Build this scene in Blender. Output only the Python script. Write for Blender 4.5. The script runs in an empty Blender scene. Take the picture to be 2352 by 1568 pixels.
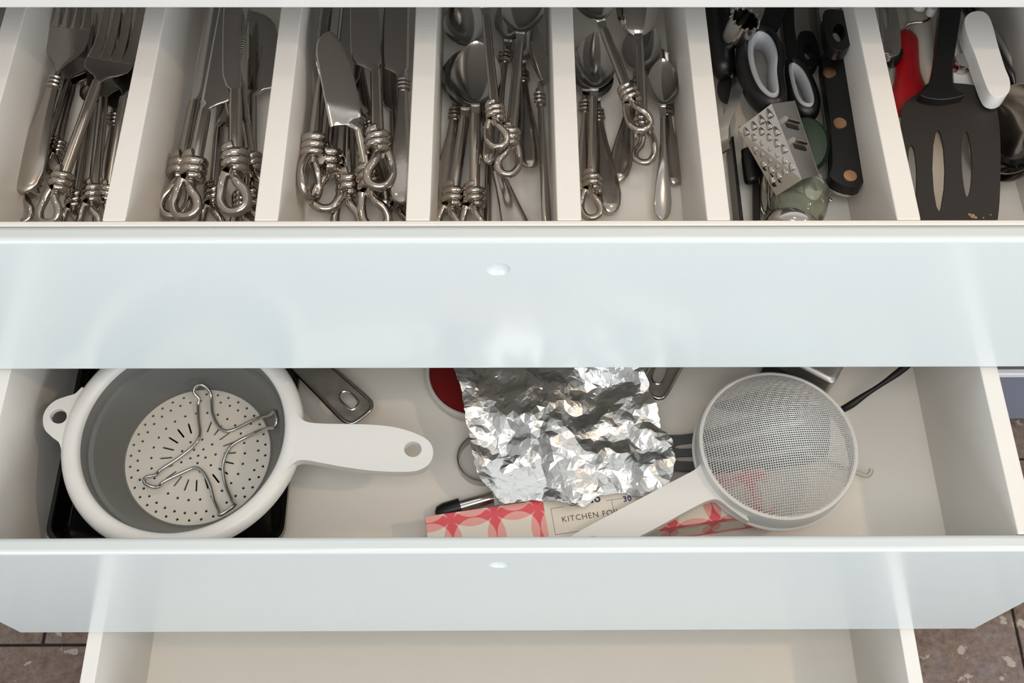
import bpy, bmesh, math, random
from mathutils import Vector, Matrix
from mathutils.geometry import delaunay_2d_cdt
PI = math.pi
scene = bpy.context.scene
COL = scene.collection
random.seed(7)

# ------------------------------------------------------------------ camera
F_PX, CAM = 2411.87, Vector((0.0081, 0.0, 1.60))
RT = Vector((0.99997505, -0.00499694, 0.00499245))
UP = Vector((0.00218534, 0.89097087, 0.45405521))
FW = Vector((0.00671701, 0.45403297, -0.89095956))
cam_d = bpy.data.cameras.new('camera')
cam_d.sensor_width = 36.0
cam_d.lens = F_PX / 2352 * 36
cam_d.clip_start = 0.02
cam_o = bpy.data.objects.new('camera', cam_d)
COL.objects.link(cam_o)
R3 = Matrix((RT, UP, -FW)).transposed()
cam_o.matrix_world = Matrix.Translation(CAM) @ R3.to_4x4()
scene.camera = cam_o

# ------------------------------------------------------------------ light
scene.view_settings.view_transform = 'Standard'
scene.view_settings.look = 'None'
scene.view_settings.gamma = 1.0
scene.view_settings.use_curve_mapping = False
scene.view_settings.exposure = 0.0
world = bpy.data.worlds.new('world')
scene.world = world
world.use_nodes = True
world.node_tree.nodes['Background'].inputs[0].default_value = (0.75, 0.82, 0.9, 1)
world.node_tree.nodes['Background'].inputs[1].default_value = 0.5


def lamp(name, kind, loc, energy, color, size, aim=None, size_y=None):
    d = bpy.data.lights.new(name, kind)
    d.energy = energy
    d.color = color
    if kind == 'AREA':
        d.shape = 'RECTANGLE' if size_y else 'DISK'
        d.size = size
        if size_y:
            d.size_y = size_y
    else:
        d.shadow_soft_size = size
    o = bpy.data.objects.new(name, d)
    COL.objects.link(o)
    o.location = loc
    if aim is not None:
        o.rotation_euler = (Vector(aim) - Vector(loc)).to_track_quat('-Z', 'Y').to_euler()
    return o


WARM = (1.0, 0.72, 0.45)
COOL = (0.88, 0.95, 1.0)
# daylight from the window in front and to the right of the drawers
lamp('window_daylight', 'AREA', (1.6, -2.1, 1.45), 57, COOL, 1.7, (0.0, 0.4, 0.7), 1.5)
lamp('cool_fill_left', 'AREA', (-1.4, -2.3, 1.4), 38, COOL, 1.4, (0.0, 0.4, 0.7), 1.4)  # added cool fill from the left front
# wide soft overhead fill, added in place of ceiling bounce
lamp('overhead_fill', 'AREA', (0.1, -0.42, 2.47), 12.0, (1.0, 0.98, 0.955), 1.1, (0.1, -0.42, 0), 0.9)
# warm downlights under the wall cupboards
for lx in (-0.46, 0.25, 0.96):
    lamp('under_cupboard_lamp', 'AREA', (lx, 0.675, 1.66), 0.29, WARM, 0.024, (lx, 0.55, 0.6))
# one warm ceiling spot in front, to the right
lamp('ceiling_spot', 'AREA', (1.45, 0.05, 2.44), 6.0, WARM, 0.07, (0.2, 0.4, 0.6))

# ------------------------------------------------------------------ helpers


def lin(c):
    return tuple(((v / 255) / 12.92 if v / 255 <= 0.04045 else ((v / 255 + 0.055) / 1.055) ** 2.4) for v in c) + (1,)


def W(u, v, z):
    """point of the photograph's pixel (u,v) on the horizontal plane z"""
    d = F_PX * FW + (u - 1176) * RT + (784 - v) * UP
    return CAM + d * ((z - CAM.z) / d.z)


def WY(u, v, y):
    d = F_PX * FW + (u - 1176) * RT + (784 - v) * UP
    return CAM + d * ((y - CAM.y) / d.y)


def mat(name, rgb, rough=0.5, metal=0.0, coat=0.0, trans=0.0, var=0.0, vscale=30, bump=0.0, bscale=200,
        alpha=1.0, ior=1.5, rvar=0.0, aniso=None):
    m = bpy.data.materials.new(name)
    m.use_nodes = True
    nt = m.node_tree
    b = nt.nodes['Principled BSDF']
    c = lin(rgb)
    b.inputs['Base Color'].default_value = c
    b.inputs['Roughness'].default_value = rough
    b.inputs['Metallic'].default_value = metal
    b.inputs['Coat Weight'].default_value = coat
    b.inputs['Coat Roughness'].default_value = 0.12
    b.inputs['Transmission Weight'].default_value = trans
    b.inputs['IOR'].default_value = ior
    tc = nt.nodes.new('ShaderNodeTexCoord')
    if var or rvar:
        n = nt.nodes.new('ShaderNodeTexNoise')
        n.inputs['Scale'].default_value = vscale
        n.inputs['Detail'].default_value = 5
        mp = nt.nodes.new('ShaderNodeMapping')
        if aniso:
            mp.inputs['Scale'].default_value = aniso
        nt.links.new(tc.outputs['Object'], mp.inputs['Vector'])
        nt.links.new(mp.outputs['Vector'], n.inputs['Vector'])
        if var:
            mx = nt.nodes.new('ShaderNodeMix')
            mx.data_type = 'RGBA'
            mx.inputs['A'].default_value = tuple(v * (1 - var) for v in c[:3]) + (1,)
            mx.inputs['B'].default_value = tuple(min(1, v * (1 + var)) for v in c[:3]) + (1,)
            nt.links.new(n.outputs['Fac'], mx.inputs['Factor'])
            nt.links.new(mx.outputs['Result'], b.inputs['Base Color'])
        if rvar:
            mr = nt.nodes.new('ShaderNodeMapRange')
            mr.inputs['From Min'].default_value = 0.35
            mr.inputs['From Max'].default_value = 0.65
            mr.inputs['To Min'].default_value = max(0.02, rough - rvar)
            mr.inputs['To Max'].default_value = rough + rvar
            nt.links.new(n.outputs['Fac'], mr.inputs['Value'])
            nt.links.new(mr.outputs['Result'], b.inputs['Roughness'])
    if bump:
        n2 = nt.nodes.new('ShaderNodeTexNoise')
        n2.inputs['Scale'].default_value = bscale
        n2.inputs['Detail'].default_value = 3
        nt.links.new(tc.outputs['Object'], n2.inputs['Vector'])
        bp = nt.nodes.new('ShaderNodeBump')
        bp.inputs['Strength'].default_value = bump
        bp.inputs['Distance'].default_value = 0.001
        nt.links.new(n2.outputs['Fac'], bp.inputs['Height'])
        nt.links.new(bp.outputs['Normal'], b.inputs['Normal'])
    return m


M = {}
M['lacquer'] = mat('white lacquer', (208, 214, 215), 0.2, coat=0.2, bump=0.02, bscale=60)
M['paint'] = mat('drawer paint', (230, 226, 220), 0.42, bump=0.12, bscale=400, var=0.015, vscale=25)
M['litpaint'] = mat('drawer paint lit copy', (248, 243, 234), 0.45, bump=0.08, bscale=300, var=0.02, vscale=20)  # drawer paint with extra brightness painted in for the shaded floors
M['worktop'] = mat('worktop', (212, 210, 208), 0.35)
M['steel'] = mat('worn steel', (184, 178, 172), 0.2, 1.0, rvar=0.035, vscale=60, var=0.04, bump=0.04, bscale=500)
M['steel2'] = mat('polished steel', (200, 197, 193), 0.12, 1.0, rvar=0.02, vscale=60)
M['knot'] = mat('polished knot steel', (188, 180, 172), 0.11, 1.0, rvar=0.04, vscale=120, bump=0.06, bscale=180)
M['brushed'] = mat('brushed steel', (196, 193, 189), 0.4, 1.0, rvar=0.08, vscale=70)
M['whiteplastic'] = mat('white plastic', (232, 230, 226), 0.33, bump=0.02)
M['creamplastic'] = mat('cream plastic', (222, 216, 205), 0.4)
M['greyplastic'] = mat('grey plastic', (112, 113, 110), 0.36)
M['gripgrey'] = mat('grip grey', (172, 174, 178), 0.45)
M['black'] = mat('black plastic', (15, 15, 16), 0.36, var=0.1)
M['blackgloss'] = mat('black enamel', (10, 10, 11), 0.16, coat=0.4)
M['nylon'] = mat('black nylon', (33, 29, 26), 0.5, bump=0.1, bscale=600, var=0.12, vscale=60)
M['grater'] = mat('grater steel', (214, 212, 210), 0.32, 1.0)
M['darknylon'] = mat('grey nylon', (92, 94, 97), 0.4)
M['red'] = mat('red plastic', (168, 14, 22), 0.35)
M['darkred'] = mat('dark red lid', (122, 10, 16), 0.4)
M['copper'] = mat('copper rivet', (222, 176, 138), 0.3, 1.0)
M['green'] = mat('dark green plastic', (36, 56, 40), 0.5)
M['glass'] = mat('green glass', (224, 230, 214), 0.04, trans=0.9, ior=1.45)
M['mesh'] = mat('mesh wire', (214, 214, 212), 0.4, 0.25)
M['clear'] = mat('frosted plastic', (225, 220, 205), 0.3, trans=0.6)
M['cable'] = mat('black strap', (22, 20, 20), 0.5)
M['board'] = mat('carcass board', (205, 203, 198), 0.6)
M['wall'] = mat('wall paint', (214, 212, 208), 0.9)
M['ceil'] = mat('ceiling paint', (235, 233, 230), 0.9)
M['print'] = mat('print ink', (96, 70, 66), 0.6)
M['navy'] = mat('navy ink', (48, 36, 92), 0.6)
M['bluegrey'] = mat('blue grey enamel', (118, 124, 140), 0.35)
M['dark'] = mat('dark glass', (44, 44, 42), 0.12)
M['line'] = mat('pale trim', (225, 225, 235), 0.3)
M['crumb'] = mat('dried food', (168, 142, 112), 0.8, bump=0.4)
M['grout'] = mat('grout', (70, 62, 56), 0.9)


def smooth(me, on=True):
    for p in me.polygons:
        p.use_smooth = on


def link(o, parent=None):
    COL.objects.link(o)
    if parent is not None:
        o.parent = parent
    return o


def tag(o, label=None, cat=None, group=None, kind=None):
    for k, v in (('label', label), ('category', cat), ('group', group), ('kind', kind)):
        if v:
            o[k] = v
    return o


def thing(name, label, cat, loc=(0, 0, 0), rz=0, group=None):
    o = bpy.data.objects.new(name, None)
    o.empty_display_size = 0.01
    o.location = loc
    o.rotation_euler = (0, 0, rz)
    link(o)
    return tag(o, label, cat, group)


class MB:
    def __init__(s):
        s.v = []
        s.f = []

    def add(s, vs, fs):
        n = len(s.v)
        s.v += [tuple(a) for a in vs]
        s.f += [tuple(i + n for i in f) for f in fs]

    def box(s, a, b):
        x0, y0, z0 = a
        x1, y1, z1 = b
        s.add([(x0, y0, z0), (x1, y0, z0), (x1, y1, z0), (x0, y1, z0), (x0, y0, z1), (x1, y0, z1), (x1, y1, z1), (x0, y1, z1)],
              [(3, 2, 1, 0), (4, 5, 6, 7), (0, 1, 5, 4), (1, 2, 6, 5), (2, 3, 7, 6), (3, 0, 4, 7)])
        return s

    def rings(s, rs, closed=False, cap=True):
        n = len(rs[0])
        vs = [p for r in rs for p in r]
        fs = []
        m = len(rs)
        for i in range(m if closed else m - 1):
            a = i * n
            b = ((i + 1) % m) * n
            for j in range(n):
                k = (j + 1) % n
                fs.append((a + j, a + k, b + k, b + j))
        if cap and not closed:
            fs.append(tuple(range(n - 1, -1, -1)))
            fs.append(tuple((m - 1) * n + j for j in range(n)))
        s.add(vs, fs)
        return s

    def tube(s, pts, r, n=10, closed=False, flat=1.0, cap=True):
        pts = [Vector(p) for p in pts]
        m = len(pts)
        rr = r if isinstance(r, (list, tuple)) else [r] * m
        T = []
        for i in range(m):
            a = pts[(i - 1) % m] if (closed or i > 0) else pts[i]
            b = pts[(i + 1) % m] if (closed or i < m - 1) else pts[i]
            t = (b - a)
            T.append(t.normalized() if t.length > 1e-9 else Vector((1, 0, 0)))
        up = Vector((0, 0, 1)) if abs(T[0].z) < 0.9 else Vector((0, 1, 0))
        N = (up - T[0] * up.dot(T[0])).normalized()
        rs = []
        Ns = []
        for i in range(m):
            N = (N - T[i] * N.dot(T[i])).normalized()
            Ns.append(N.copy())
        twist = 0.0
        if closed:
            e = (Ns[-1] - T[0] * Ns[-1].dot(T[0])).normalized()
            twist = math.atan2(T[0].dot(e.cross(Ns[0])), e.dot(Ns[0]))
        for i in range(m):
            a0 = twist * i / m
            n1 = Ns[i]
            b1 = T[i].cross(n1)
            rs.append([pts[i] + (n1 * math.cos(2 * PI * j / n + a0) * flat + b1 * math.sin(2 * PI * j / n + a0)) * rr[i] for j in range(n)])
        return s.rings(rs, closed, cap)

    def lathe(s, prof, c=(0, 0, 0), n=48, closed=False):
        c = Vector(c)
        rs = []
        for r, z in prof:
            rs.append([c + Vector((r * math.cos(2 * PI * j / n), r * math.sin(2 * PI * j / n), z)) for j in range(n)])
        return s.rings(rs, closed, cap=not closed)

    def sheet(s, st, m=9, flatedge=0.12):
        """st: (x, yc, hw, zc, th, cup)"""
        rs = []
        for (x, yc, hw, zc, th, cup) in st:
            top = []
            bot = []
            for i in range(m):
                t = -math.cos(PI * i / (m - 1))
                e = math.sqrt(max(0, 1 - t * t)) * (1 - flatedge) + flatedge
                z = zc - cup * (1 - t * t)
                top.append((x, yc + t * hw, z + th / 2 * e))
                bot.append((x, yc + t * hw, z - th / 2 * e))
            rs.append(bot + top[::-1])
        return s.rings(rs)

    def plate(s, outer, holes=(), z0=0.0, z1=0.01, zf=None):
        """flat plate from a 2D outline with holes"""
        vs = []
        es = []
        loops = []
        for lp in [outer] + list(holes):
            k = len(vs)
            n = len(lp)
            vs += [Vector((p[0], p[1])) for p in lp]
            es += [(k + i, k + (i + 1) % n) for i in range(n)]
            loops.append((k, n))
        r = delaunay_2d_cdt(vs, es, [], 1, 1e-7)
        co, _, fc = r[0], r[1], r[2]

        def inside(p, lp):
            c = False
            n = len(lp)
            for i in range(n):
                a = lp[i]
                b = lp[(i + 1) % n]
                if (a[1] > p[1]) != (b[1] > p[1]) and p[0] < (b[0] - a[0]) * (p[1] - a[1]) / (b[1] - a[1]) + a[0]:
                    c = not c
            return c
        keep = []
        for f in fc:
            g = sum((co[i] for i in f), Vector((0, 0))) / len(f)
            if inside(g, outer) and not any(inside(g, h) for h in holes):
                keep.append(f)
        n = len(co)
        zt = (lambda p: 0.0) if zf is None else zf
        V3 = [(p.x, p.y, z1 + zt(p)) for p in co] + [(p.x, p.y, z0 + zt(p)) for p in co]
        fs = [tuple(f) for f in keep] + [tuple(i + n for i in reversed(f)) for f in keep]
        cnt = {}
        for f in keep:
            for i in range(len(f)):
                cnt[(f[i], f[(i + 1) % len(f)])] = 1
        for (a, b) in cnt:
            if (b, a) not in cnt:
                fs.append((b, a, a + n, b + n))
        s.add(V3, fs)
        return s

    def build(s, name, m, parent=None, sm=True, bevel=0.0, origin=None, seg=3, angle=40, subsurf=0):
        me = bpy.data.meshes.new(name)
        v = s.v
        if origin is not None:
            ox, oy, oz = origin
            v = [(a[0] - ox, a[1] - oy, a[2] - oz) for a in v]
        me.from_pydata([tuple(a) for a in v], [], s.f)
        me.validate()
        me.update()
        bm = bmesh.new()
        bm.from_mesh(me)
        bmesh.ops.remove_doubles(bm, verts=bm.verts, dist=1e-7)
        bmesh.ops.recalc_face_normals(bm, faces=bm.faces)
        bm.to_mesh(me)
        bm.free()
        if m is not None:
            me.materials.append(m)
        smooth(me, bool(sm))
        if sm is True or isinstance(sm, (int, float)) and sm not in (0, 1):
            me.set_sharp_from_angle(angle=math.radians(angle))
        o = bpy.data.objects.new(name, me)
        if origin is not None:
            o.location = origin
        link(o, parent)
        if bevel:
            b = o.modifiers.new('bevel', 'BEVEL')
            b.width = bevel
            b.segments = seg
            b.limit_method = 'ANGLE'
            b.angle_limit = math.radians(35)
            b.harden_normals = True
        if subsurf:
            b = o.modifiers.new('sub', 'SUBSURF')
            b.levels = b.render_levels = subsurf
        return o


def crom(pts, k=6, closed=False):
    P = [Vector(p) for p in pts]
    n = len(P)
    out = []
    for i in range(n if closed else n - 1):
        p0 = P[(i - 1) % n] if (closed or i > 0) else P[0]
        p1 = P[i]
        p2 = P[(i + 1) % n]
        p3 = P[(i + 2) % n] if (closed or i < n - 2) else P[-1]
        for j in range(k):
            t = j / k
            out.append(0.5 * ((2 * p1) + (-p0 + p2) * t + (2 * p0 - 5 * p1 + 4 * p2 - p3) * t * t + (-p0 + 3 * p1 - 3 * p2 + p3) * t ** 3))
    if not closed:
        out.append(P[-1])
    return out


def circ(cx, cy, r, n=24, ry=None, a0=0.0):
    ry = ry or r
    ca, sa = math.cos(a0), math.sin(a0)
    o = []
    for i in range(n):
        x, y = r * math.cos(2 * PI * i / n), ry * math.sin(2 * PI * i / n)
        o.append((cx + x * ca - y * sa, cy + x * sa + y * ca))
    return o


def slot(cx, cy, L, w, a, n=6):
    o = []
    for sgn in (1, -1):
        for i in range(n + 1):
            t = -PI / 2 + PI * i / n
            x = sgn * ((L - w) / 2 + w / 2 * math.cos(t))
            y = sgn * w / 2 * math.sin(t)
            o.append((cx + x * math.cos(a) - y * math.sin(a), cy + x * math.sin(a) + y * math.cos(a)))
    return o


def pxy(pts, z):
    return [tuple(W(u, v, z)[:2]) for u, v in pts]


def frame(A, B, roll=0.0):
    x = (B - A).normalized()
    up = Vector((0, 0, 1))
    y = up.cross(x).normalized()
    z = x.cross(y)
    m = Matrix((x, y, z)).transposed()
    return m @ Matrix.Rotation(math.radians(roll), 3, 'X')


def bake(o):
    dg = bpy.context.evaluated_depsgraph_get()
    me = bpy.data.meshes.new_from_object(o.evaluated_get(dg))
    o.modifiers.clear()
    o.data = me


# ------------------------------------------------------------------ room shell
ZT1, ZB1, ZF1 = .8969, .6617, .802
ZT2, ZB2, ZF2 = .658, .3124, .5023
ZT3, ZF3 = .3100, .121
Y1, Y1I, Y2, Y2I = .4475, .4672, .2641, .2795
HW, BO, BI = .5736, .4995, .4817
st = lambda n, o: tag(o, kind='structure')
fl = MB().box((-2.6, -2.6, -.06), (2.6, 1.32, -.006)).build('floor', M['grout'], sm=False)
st(0, fl)


def tile_material():
    m = bpy.data.materials.new('stone tile')
    m.use_nodes = True
    nt = m.node_tree
    b = nt.nodes['Principled BSDF']
    b.inputs['Roughness'].default_value = 0.5
    tc = nt.nodes.new('ShaderNodeNewGeometry')

    def noise(sc, det=6, rough=.6):
        n = nt.nodes.new('ShaderNodeTexNoise')
        n.inputs['Scale'].default_value = sc
        n.inputs['Detail'].default_value = det
        n.inputs['Roughness'].default_value = rough
        nt.links.new(tc.outputs['Position'], n.inputs['Vector'])
        return n

    def ramp(src, stops):
        r = nt.nodes.new('ShaderNodeValToRGB')
        e = r.color_ramp.elements
        e[0].position, e[0].color = stops[0]
        e[1].position, e[1].color = stops[1]
        for p, c in stops[2:]:
            k = e.new(p)
            k.color = c
        nt.links.new(src, r.inputs[0])
        return r
    base = ramp(noise(9).outputs['Fac'], [(0.3, lin((84, 60, 50))), (0.5, lin((120, 100, 90))), (0.68, lin((122, 118, 122)))])
    gr = ramp(noise(90, 8, .75).outputs['Fac'], [(0.35, lin((70, 54, 44))), (0.65, lin((168, 150, 138)))])
    mx = nt.nodes.new('ShaderNodeMix')
    mx.data_type = 'RGBA'
    mx.inputs['Factor'].default_value = 0.4
    nt.links.new(base.outputs[0], mx.inputs['A'])
    nt.links.new(gr.outputs[0], mx.inputs['B'])
    sp = ramp(noise(34, 4, .55).outputs['Fac'], [(0.60, (0, 0, 0, 1)), (0.635, (1, 1, 1, 1))])
    mx2 = nt.nodes.new('ShaderNodeMix')
    mx2.data_type = 'RGBA'
    mx2.inputs['B'].default_value = lin((176, 166, 156))
    nt.links.new(sp.outputs[0], mx2.inputs['Factor'])
    nt.links.new(mx.outputs['Result'], mx2.inputs['A'])
    nt.links.new(mx2.outputs['Result'], b.inputs['Base Color'])
    bp = nt.nodes.new('ShaderNodeBump')
    bp.inputs['Strength'].default_value = .35
    bp.inputs['Distance'].default_value = .002
    nt.links.new(noise(70, 6).outputs['Fac'], bp.inputs['Height'])
    nt.links.new(bp.outputs['Normal'], b.inputs['Normal'])
    return m


M['tile'] = tile_material()
tiles = []
xs_top = [-2.6, -2.139, -1.653, -1.167, -.681, -.195, .177]
for a, b in zip(xs_top, xs_top[1:]):
    for (c, d) in ((.311, .797), (.797, 1.3)):
        tiles.append((a, c, b, d))
xs_low = [-2.6, -2.0, -1.423, -.95, -.38, .177]
for a, b in zip(xs_low, xs_low[1:]):
    for (c, d) in ((-.175, .311), (-.66, -.175), (-1.15, -.66), (-1.64, -1.15), (-2.6, -1.64)):
        tiles.append((a, c, b, d))
for a, b in ((.177, .777), (.777, 1.38), (1.38, 1.98), (1.98, 2.6)):
    for (c, d) in ((.60, 1.3), (0.0, .60), (-.6, 0.0), (-1.2, -.6), (-1.8, -1.2), (-2.6, -1.8)):
        tiles.append((a, c, b, d))
for (a, c, b, d) in tiles:
    g = .002
    ox, oy = (a + b) / 2, (c + d) / 2
    MB().box((a + g, c + g, -.006), (b - g, d - g, random.uniform(-.0006, 0))).build('tile', M['tile'], fl, sm=False, bevel=.0012, seg=1, origin=(ox, oy, 0))
st(0, MB().box((-2.6, 1.28, 0), (2.6, 1.34, 2.5)).build('wall_back', M['wall'], sm=False))
st(0, MB().box((-2.66, -2.6, 0), (-2.6, 1.34, 2.5)).build('wall_left', M['wall'], sm=False))
st(0, MB().box((2.6, -2.6, 0), (2.66, 1.34, 2.5)).build('wall_right', M['wall'], sm=False))
st(0, MB().box((-2.66, -2.66, 0), (2.66, -2.6, 2.5)).build('wall_front', M['wall'], sm=False))
st(0, MB().box((-2.66, -2.66, 2.5), (2.66, 1.34, 2.56)).build('ceiling', M['ceil'], sm=False))

# ------------------------------------------------------------------ cabinet and worktop
cab = thing('kitchen_base_cabinet', 'white base cabinet carcass that the three open drawers slide out of', 'cabinet', (0, .66, 0))


def cpart(name, a, b, m='board', par=None, org=(0, .66, 0), bevel=.001):
    mb = MB().box([a[i] - org[i] for i in range(3)], [b[i] - org[i] for i in range(3)])
    return mb.build(name, M[m], par or cab, sm=False, bevel=bevel, seg=2)


for sx in (-1, 1):
    cpart('side_panel', (min(sx * .515, sx * .575), .66, .02), (max(sx * .515, sx * .575), 1.26, .955))
cpart('back_panel', (-.515, 1.24, .02), (.515, 1.26, .955))
cpart('bottom_panel', (-.515, .66, .02), (.515, 1.24, .04))
wt = MB().box((-1.25, -.018, .0), (1.25, .635, .045)).build('worktop', M['worktop'], sm=True, bevel=.003, origin=(0, 0, 0))
wt.location = (0, .642, .9664)
tag(wt, 'white worktop edge running along above the top cutlery drawer', 'worktop')

app = thing('built_in_appliance', 'built-in appliance with dark door above a blue-grey panel right of the drawers', 'appliance', (.92, .64, 0))
ap = lambda n, a, b, m: cpart(n, a, b, m, app, (.92, .64, 0), .002)
ap('door', (.60, .640, .252), (1.24, .66, .90), 'dark')
ap('trim', (.60, .634, .238), (1.24, .66, .250), 'line')
ap('lower_panel', (.60, .638, .076), (1.24, .66, .236), 'bluegrey')
ap('body', (.60, .662, .02), (1.24, 1.26, .90), 'board')

# ------------------------------------------------------------------ drawers


def front_panel(t, th, H, dp):
    """board with rounded long edges and a shallow round finger dimple in its face"""
    r = .0042
    prof = []
    for cy, cz, a0 in ((r, r, PI), (th - r, r, 1.5 * PI), (th - r, H - r, 0), (r, H - r, PI / 2)):
        for i in range(6):
            a = a0 + PI / 2 * i / 5
            prof.append((cy + r * math.cos(a), cz + r * math.sin(a)))
    n = len(prof)
    mb = MB()
    mb.v = [(-HW, y, z) for y, z in prof] + [(HW, y, z) for y, z in prof]
    for i in range(n - 1):
        mb.f.append((i, i + 1, n + i + 1, n + i))
    mb.f += [tuple(range(n)), tuple(range(2 * n - 1, n - 1, -1))]
    if dp is None:
        mb.f.append((n - 1, 0, n, 2 * n - 1))
    else:
        rd, R_ = .0103, .0135
        hole = circ(dp.x, dp.z, rd, 48)
        rr = delaunay_2d_cdt([Vector(p) for p in [(-HW, r), (HW, r), (HW, H - r), (-HW, H - r)] + hole],
                             [(0, 1), (1, 2), (2, 3), (3, 0)] + [(4 + i, 4 + (i + 1) % 48) for i in range(48)], [], 1, 1e-7)
        co = rr[0]
        fs = []
        for f in rr[2]:
            g = sum((co[i] for i in f), Vector((0, 0))) / len(f)
            if (g - Vector((dp.x, dp.z))).length > rd * .98:
                fs.append(tuple(f))
        mb.add([(p.x, 0, p.y) for p in co], fs)
        prs = []
        for k in range(9):
            q = rd * (1 - k / 8.001)
            d_ = math.sqrt(R_ * R_ - q * q) - math.sqrt(R_ * R_ - rd * rd)
            prs.append([(dp.x + q * math.cos(2 * PI * j / 48), d_, dp.z + q * math.sin(2 * PI * j / 48)) for j in range(48)])
        vs = [p for r_ in prs for p in r_]
        mb.add(vs, [(i * 48 + j, i * 48 + (j + 1) % 48, (i + 1) * 48 + (j + 1) % 48, (i + 1) * 48 + j) for i in range(8) for j in range(48)])
    o = mb.build('front_panel', M['lacquer'], t, sm=True, angle=40)
    for p in o.data.polygons:
        nn = p.normal
        if max(abs(nn.x), abs(nn.y), abs(nn.z)) > .9999 and p.area > 2e-5:
            p.use_smooth = False
    return o


def drawer(label, y_face, y_in, zt, zb, zf, depth, dimple, x_off=0.0, dividers=(), lip=0.0):
    t = thing('drawer', label, 'drawer', (x_off, y_face, zb), group='white kitchen drawers pulled open one below another')
    org = (0, y_face, zb)

    def P(name, a, b, m='paint', bevel=.0012):
        return MB().box([a[i] - org[i] for i in range(3)], [b[i] - org[i] for i in range(3)]).build(name, M[m], t, sm=True, bevel=bevel, seg=2)
    front_panel(t, y_in - lip - y_face, zt - zb, WY(dimple[0], dimple[1], y_face) - Vector((0, 0, zb)) if dimple else None)
    yb = y_in + depth
    if lip:
        P('box_front', (-BO, y_in - lip, zf - .012), (BO, y_in, zt - .0006))
    for sx in (-1, 1):
        a, b = sorted((sx * BI, sx * BO))
        P('side_panel', (a, y_in + .0002, zf - .012), (b, yb, zt - .0005))
    P('back_panel', (-BI, yb - .016, zf), (BI, yb, zt - .002))
    P('base_panel', (-BI, y_in + .0002, zf - .012), (BI, yb, zf), 'litpaint', 0)
    for (a, b) in dividers:
        P('divider', (a, y_in + .0002, zf), (b, yb - .0162, zt - .0007))
    return t


DIV = [(-.365, -.3497), (-.261, -.2455), (-.160, -.1442), (-.0593, -.0431), (.0417, .058), (.1417, .1574), (.2688, .2849)]
DIV = [(a * 1.2, b * 1.2) for a, b in DIV]
drawer('top shallow white drawer with seven dividers, full of cutlery', Y1, Y1I, ZT1, ZB1, ZF1, .53, (1144, 618), dividers=DIV, lip=.0048)
drawer('middle deep white drawer holding the colander, foil and sieve', Y2, Y2I, ZT2, ZB2, ZF2, .53, (1147, 1297))
drawer('bottom white drawer standing empty, pulled out furthest', .075, .0905, ZT3, .03, ZF3, .53, None, x_off=.004)

# ------------------------------------------------------------------ cutlery


def helix(x0, x1, r, turns, n=16, ph=0.0):
    m = int(turns * n)
    return [(x0 + (x1 - x0) * i / m, r * math.cos(ph + 2 * PI * turns * i / m), r * math.sin(ph + 2 * PI * turns * i / m)) for i in range(m + 1)]


def knot_handle(root, s, xn, side=1, mname='steel'):
    """rod handle whose end is wrapped in three coils and tied in an open loop; xn = where the head begins"""
    rr, wr, rc = .0058 * s, .0043 * s, .0080 * s
    x0, x1 = .041 * s, .063 * s
    rs = []
    n = 8
    for i, (x, k) in enumerate(((x0 - .004 * s, 1.0), (x1, 1.0), ((x1 + xn) / 2, .96), (xn - .006, .92), (xn + .002, .84))):
        rs.append([(x, rr * k * math.cos(2 * PI * (j + .5) / n) * 1.08, rr * k * math.sin(2 * PI * (j + .5) / n)) for j in range(n)])
    MB().rings(rs).build('handle', M[mname], root, angle=50)
    MB().tube(helix(x0, x1, rc, 3.0, 18, PI / 2), wr, 10).build('coil', M['knot'], root)
    pts = [(x0, rc * side, 0), (x0 - .005 * s, (rc + .002 * s) * side, -.001 * s), (.027 * s, .0118 * s * side, -.002 * s), (.015 * s, .0118 * s * side, -.001 * s), (.0055 * s, .0060 * s * side, 0),
           (.0042 * s, -.003 * s * side, .001 * s), (.010 * s, -.0100 * s * side, .002 * s), (.020 * s, -.0092 * s * side, .004 * s), (.030 * s, -.0025 * s * side, .005 * s), (x0 + .002 * s, 0, .001 * s)]
    MB().tube(crom(pts, 6), wr * .98, 12).build('loop', M['knot'], root)


def flat_handle(root, xn, w=.0115, s=1.0, mname='steel'):
    st = []
    prof = [(0, .18), (.01, .42), (.03, .62), (.08, .85), (.18, 1.0), (.3, .98), (.45, .84), (.6, .66), (.75, .5), (.9, .41), (1.0, .38)]
    L = xn - .010
    for t, k in prof:
        st.append((t * L, 0, w * k, 0, (.0075 if t > .02 else .004) * (1 - .25 * t) * s, 0))
    MB().sheet(st, 11, .3).build('handle', M[mname], root, angle=60)
    mb = MB()
    for i in range(3):
        x = xn - .0105 + i * .0042
        mb.tube([(x, .0048 * math.cos(a), .0036 * math.sin(a)) for a in [2 * PI * j / 20 for j in range(20)]], .0019, 8, closed=True)
    mb.tube([(xn - .014, 0, 0), (xn + .004, 0, 0)], .0038, 10)
    mb.build('collar', M[mname], root)


def plain_handle(root, xn, w=.008):
    prof = [(0, .25), (.02, .6), (.06, .9), (.15, 1.0), (.3, .85), (.5, .55), (.75, .33), (1.0, .28)]
    MB().sheet([(t * xn, 0, w * k, .0 + .004 * math.sin(t * PI), .0035 if t < .5 else .0042, 0) for t, k in prof], 9, .3).build('handle', M['steel2'], root, angle=60)


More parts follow.
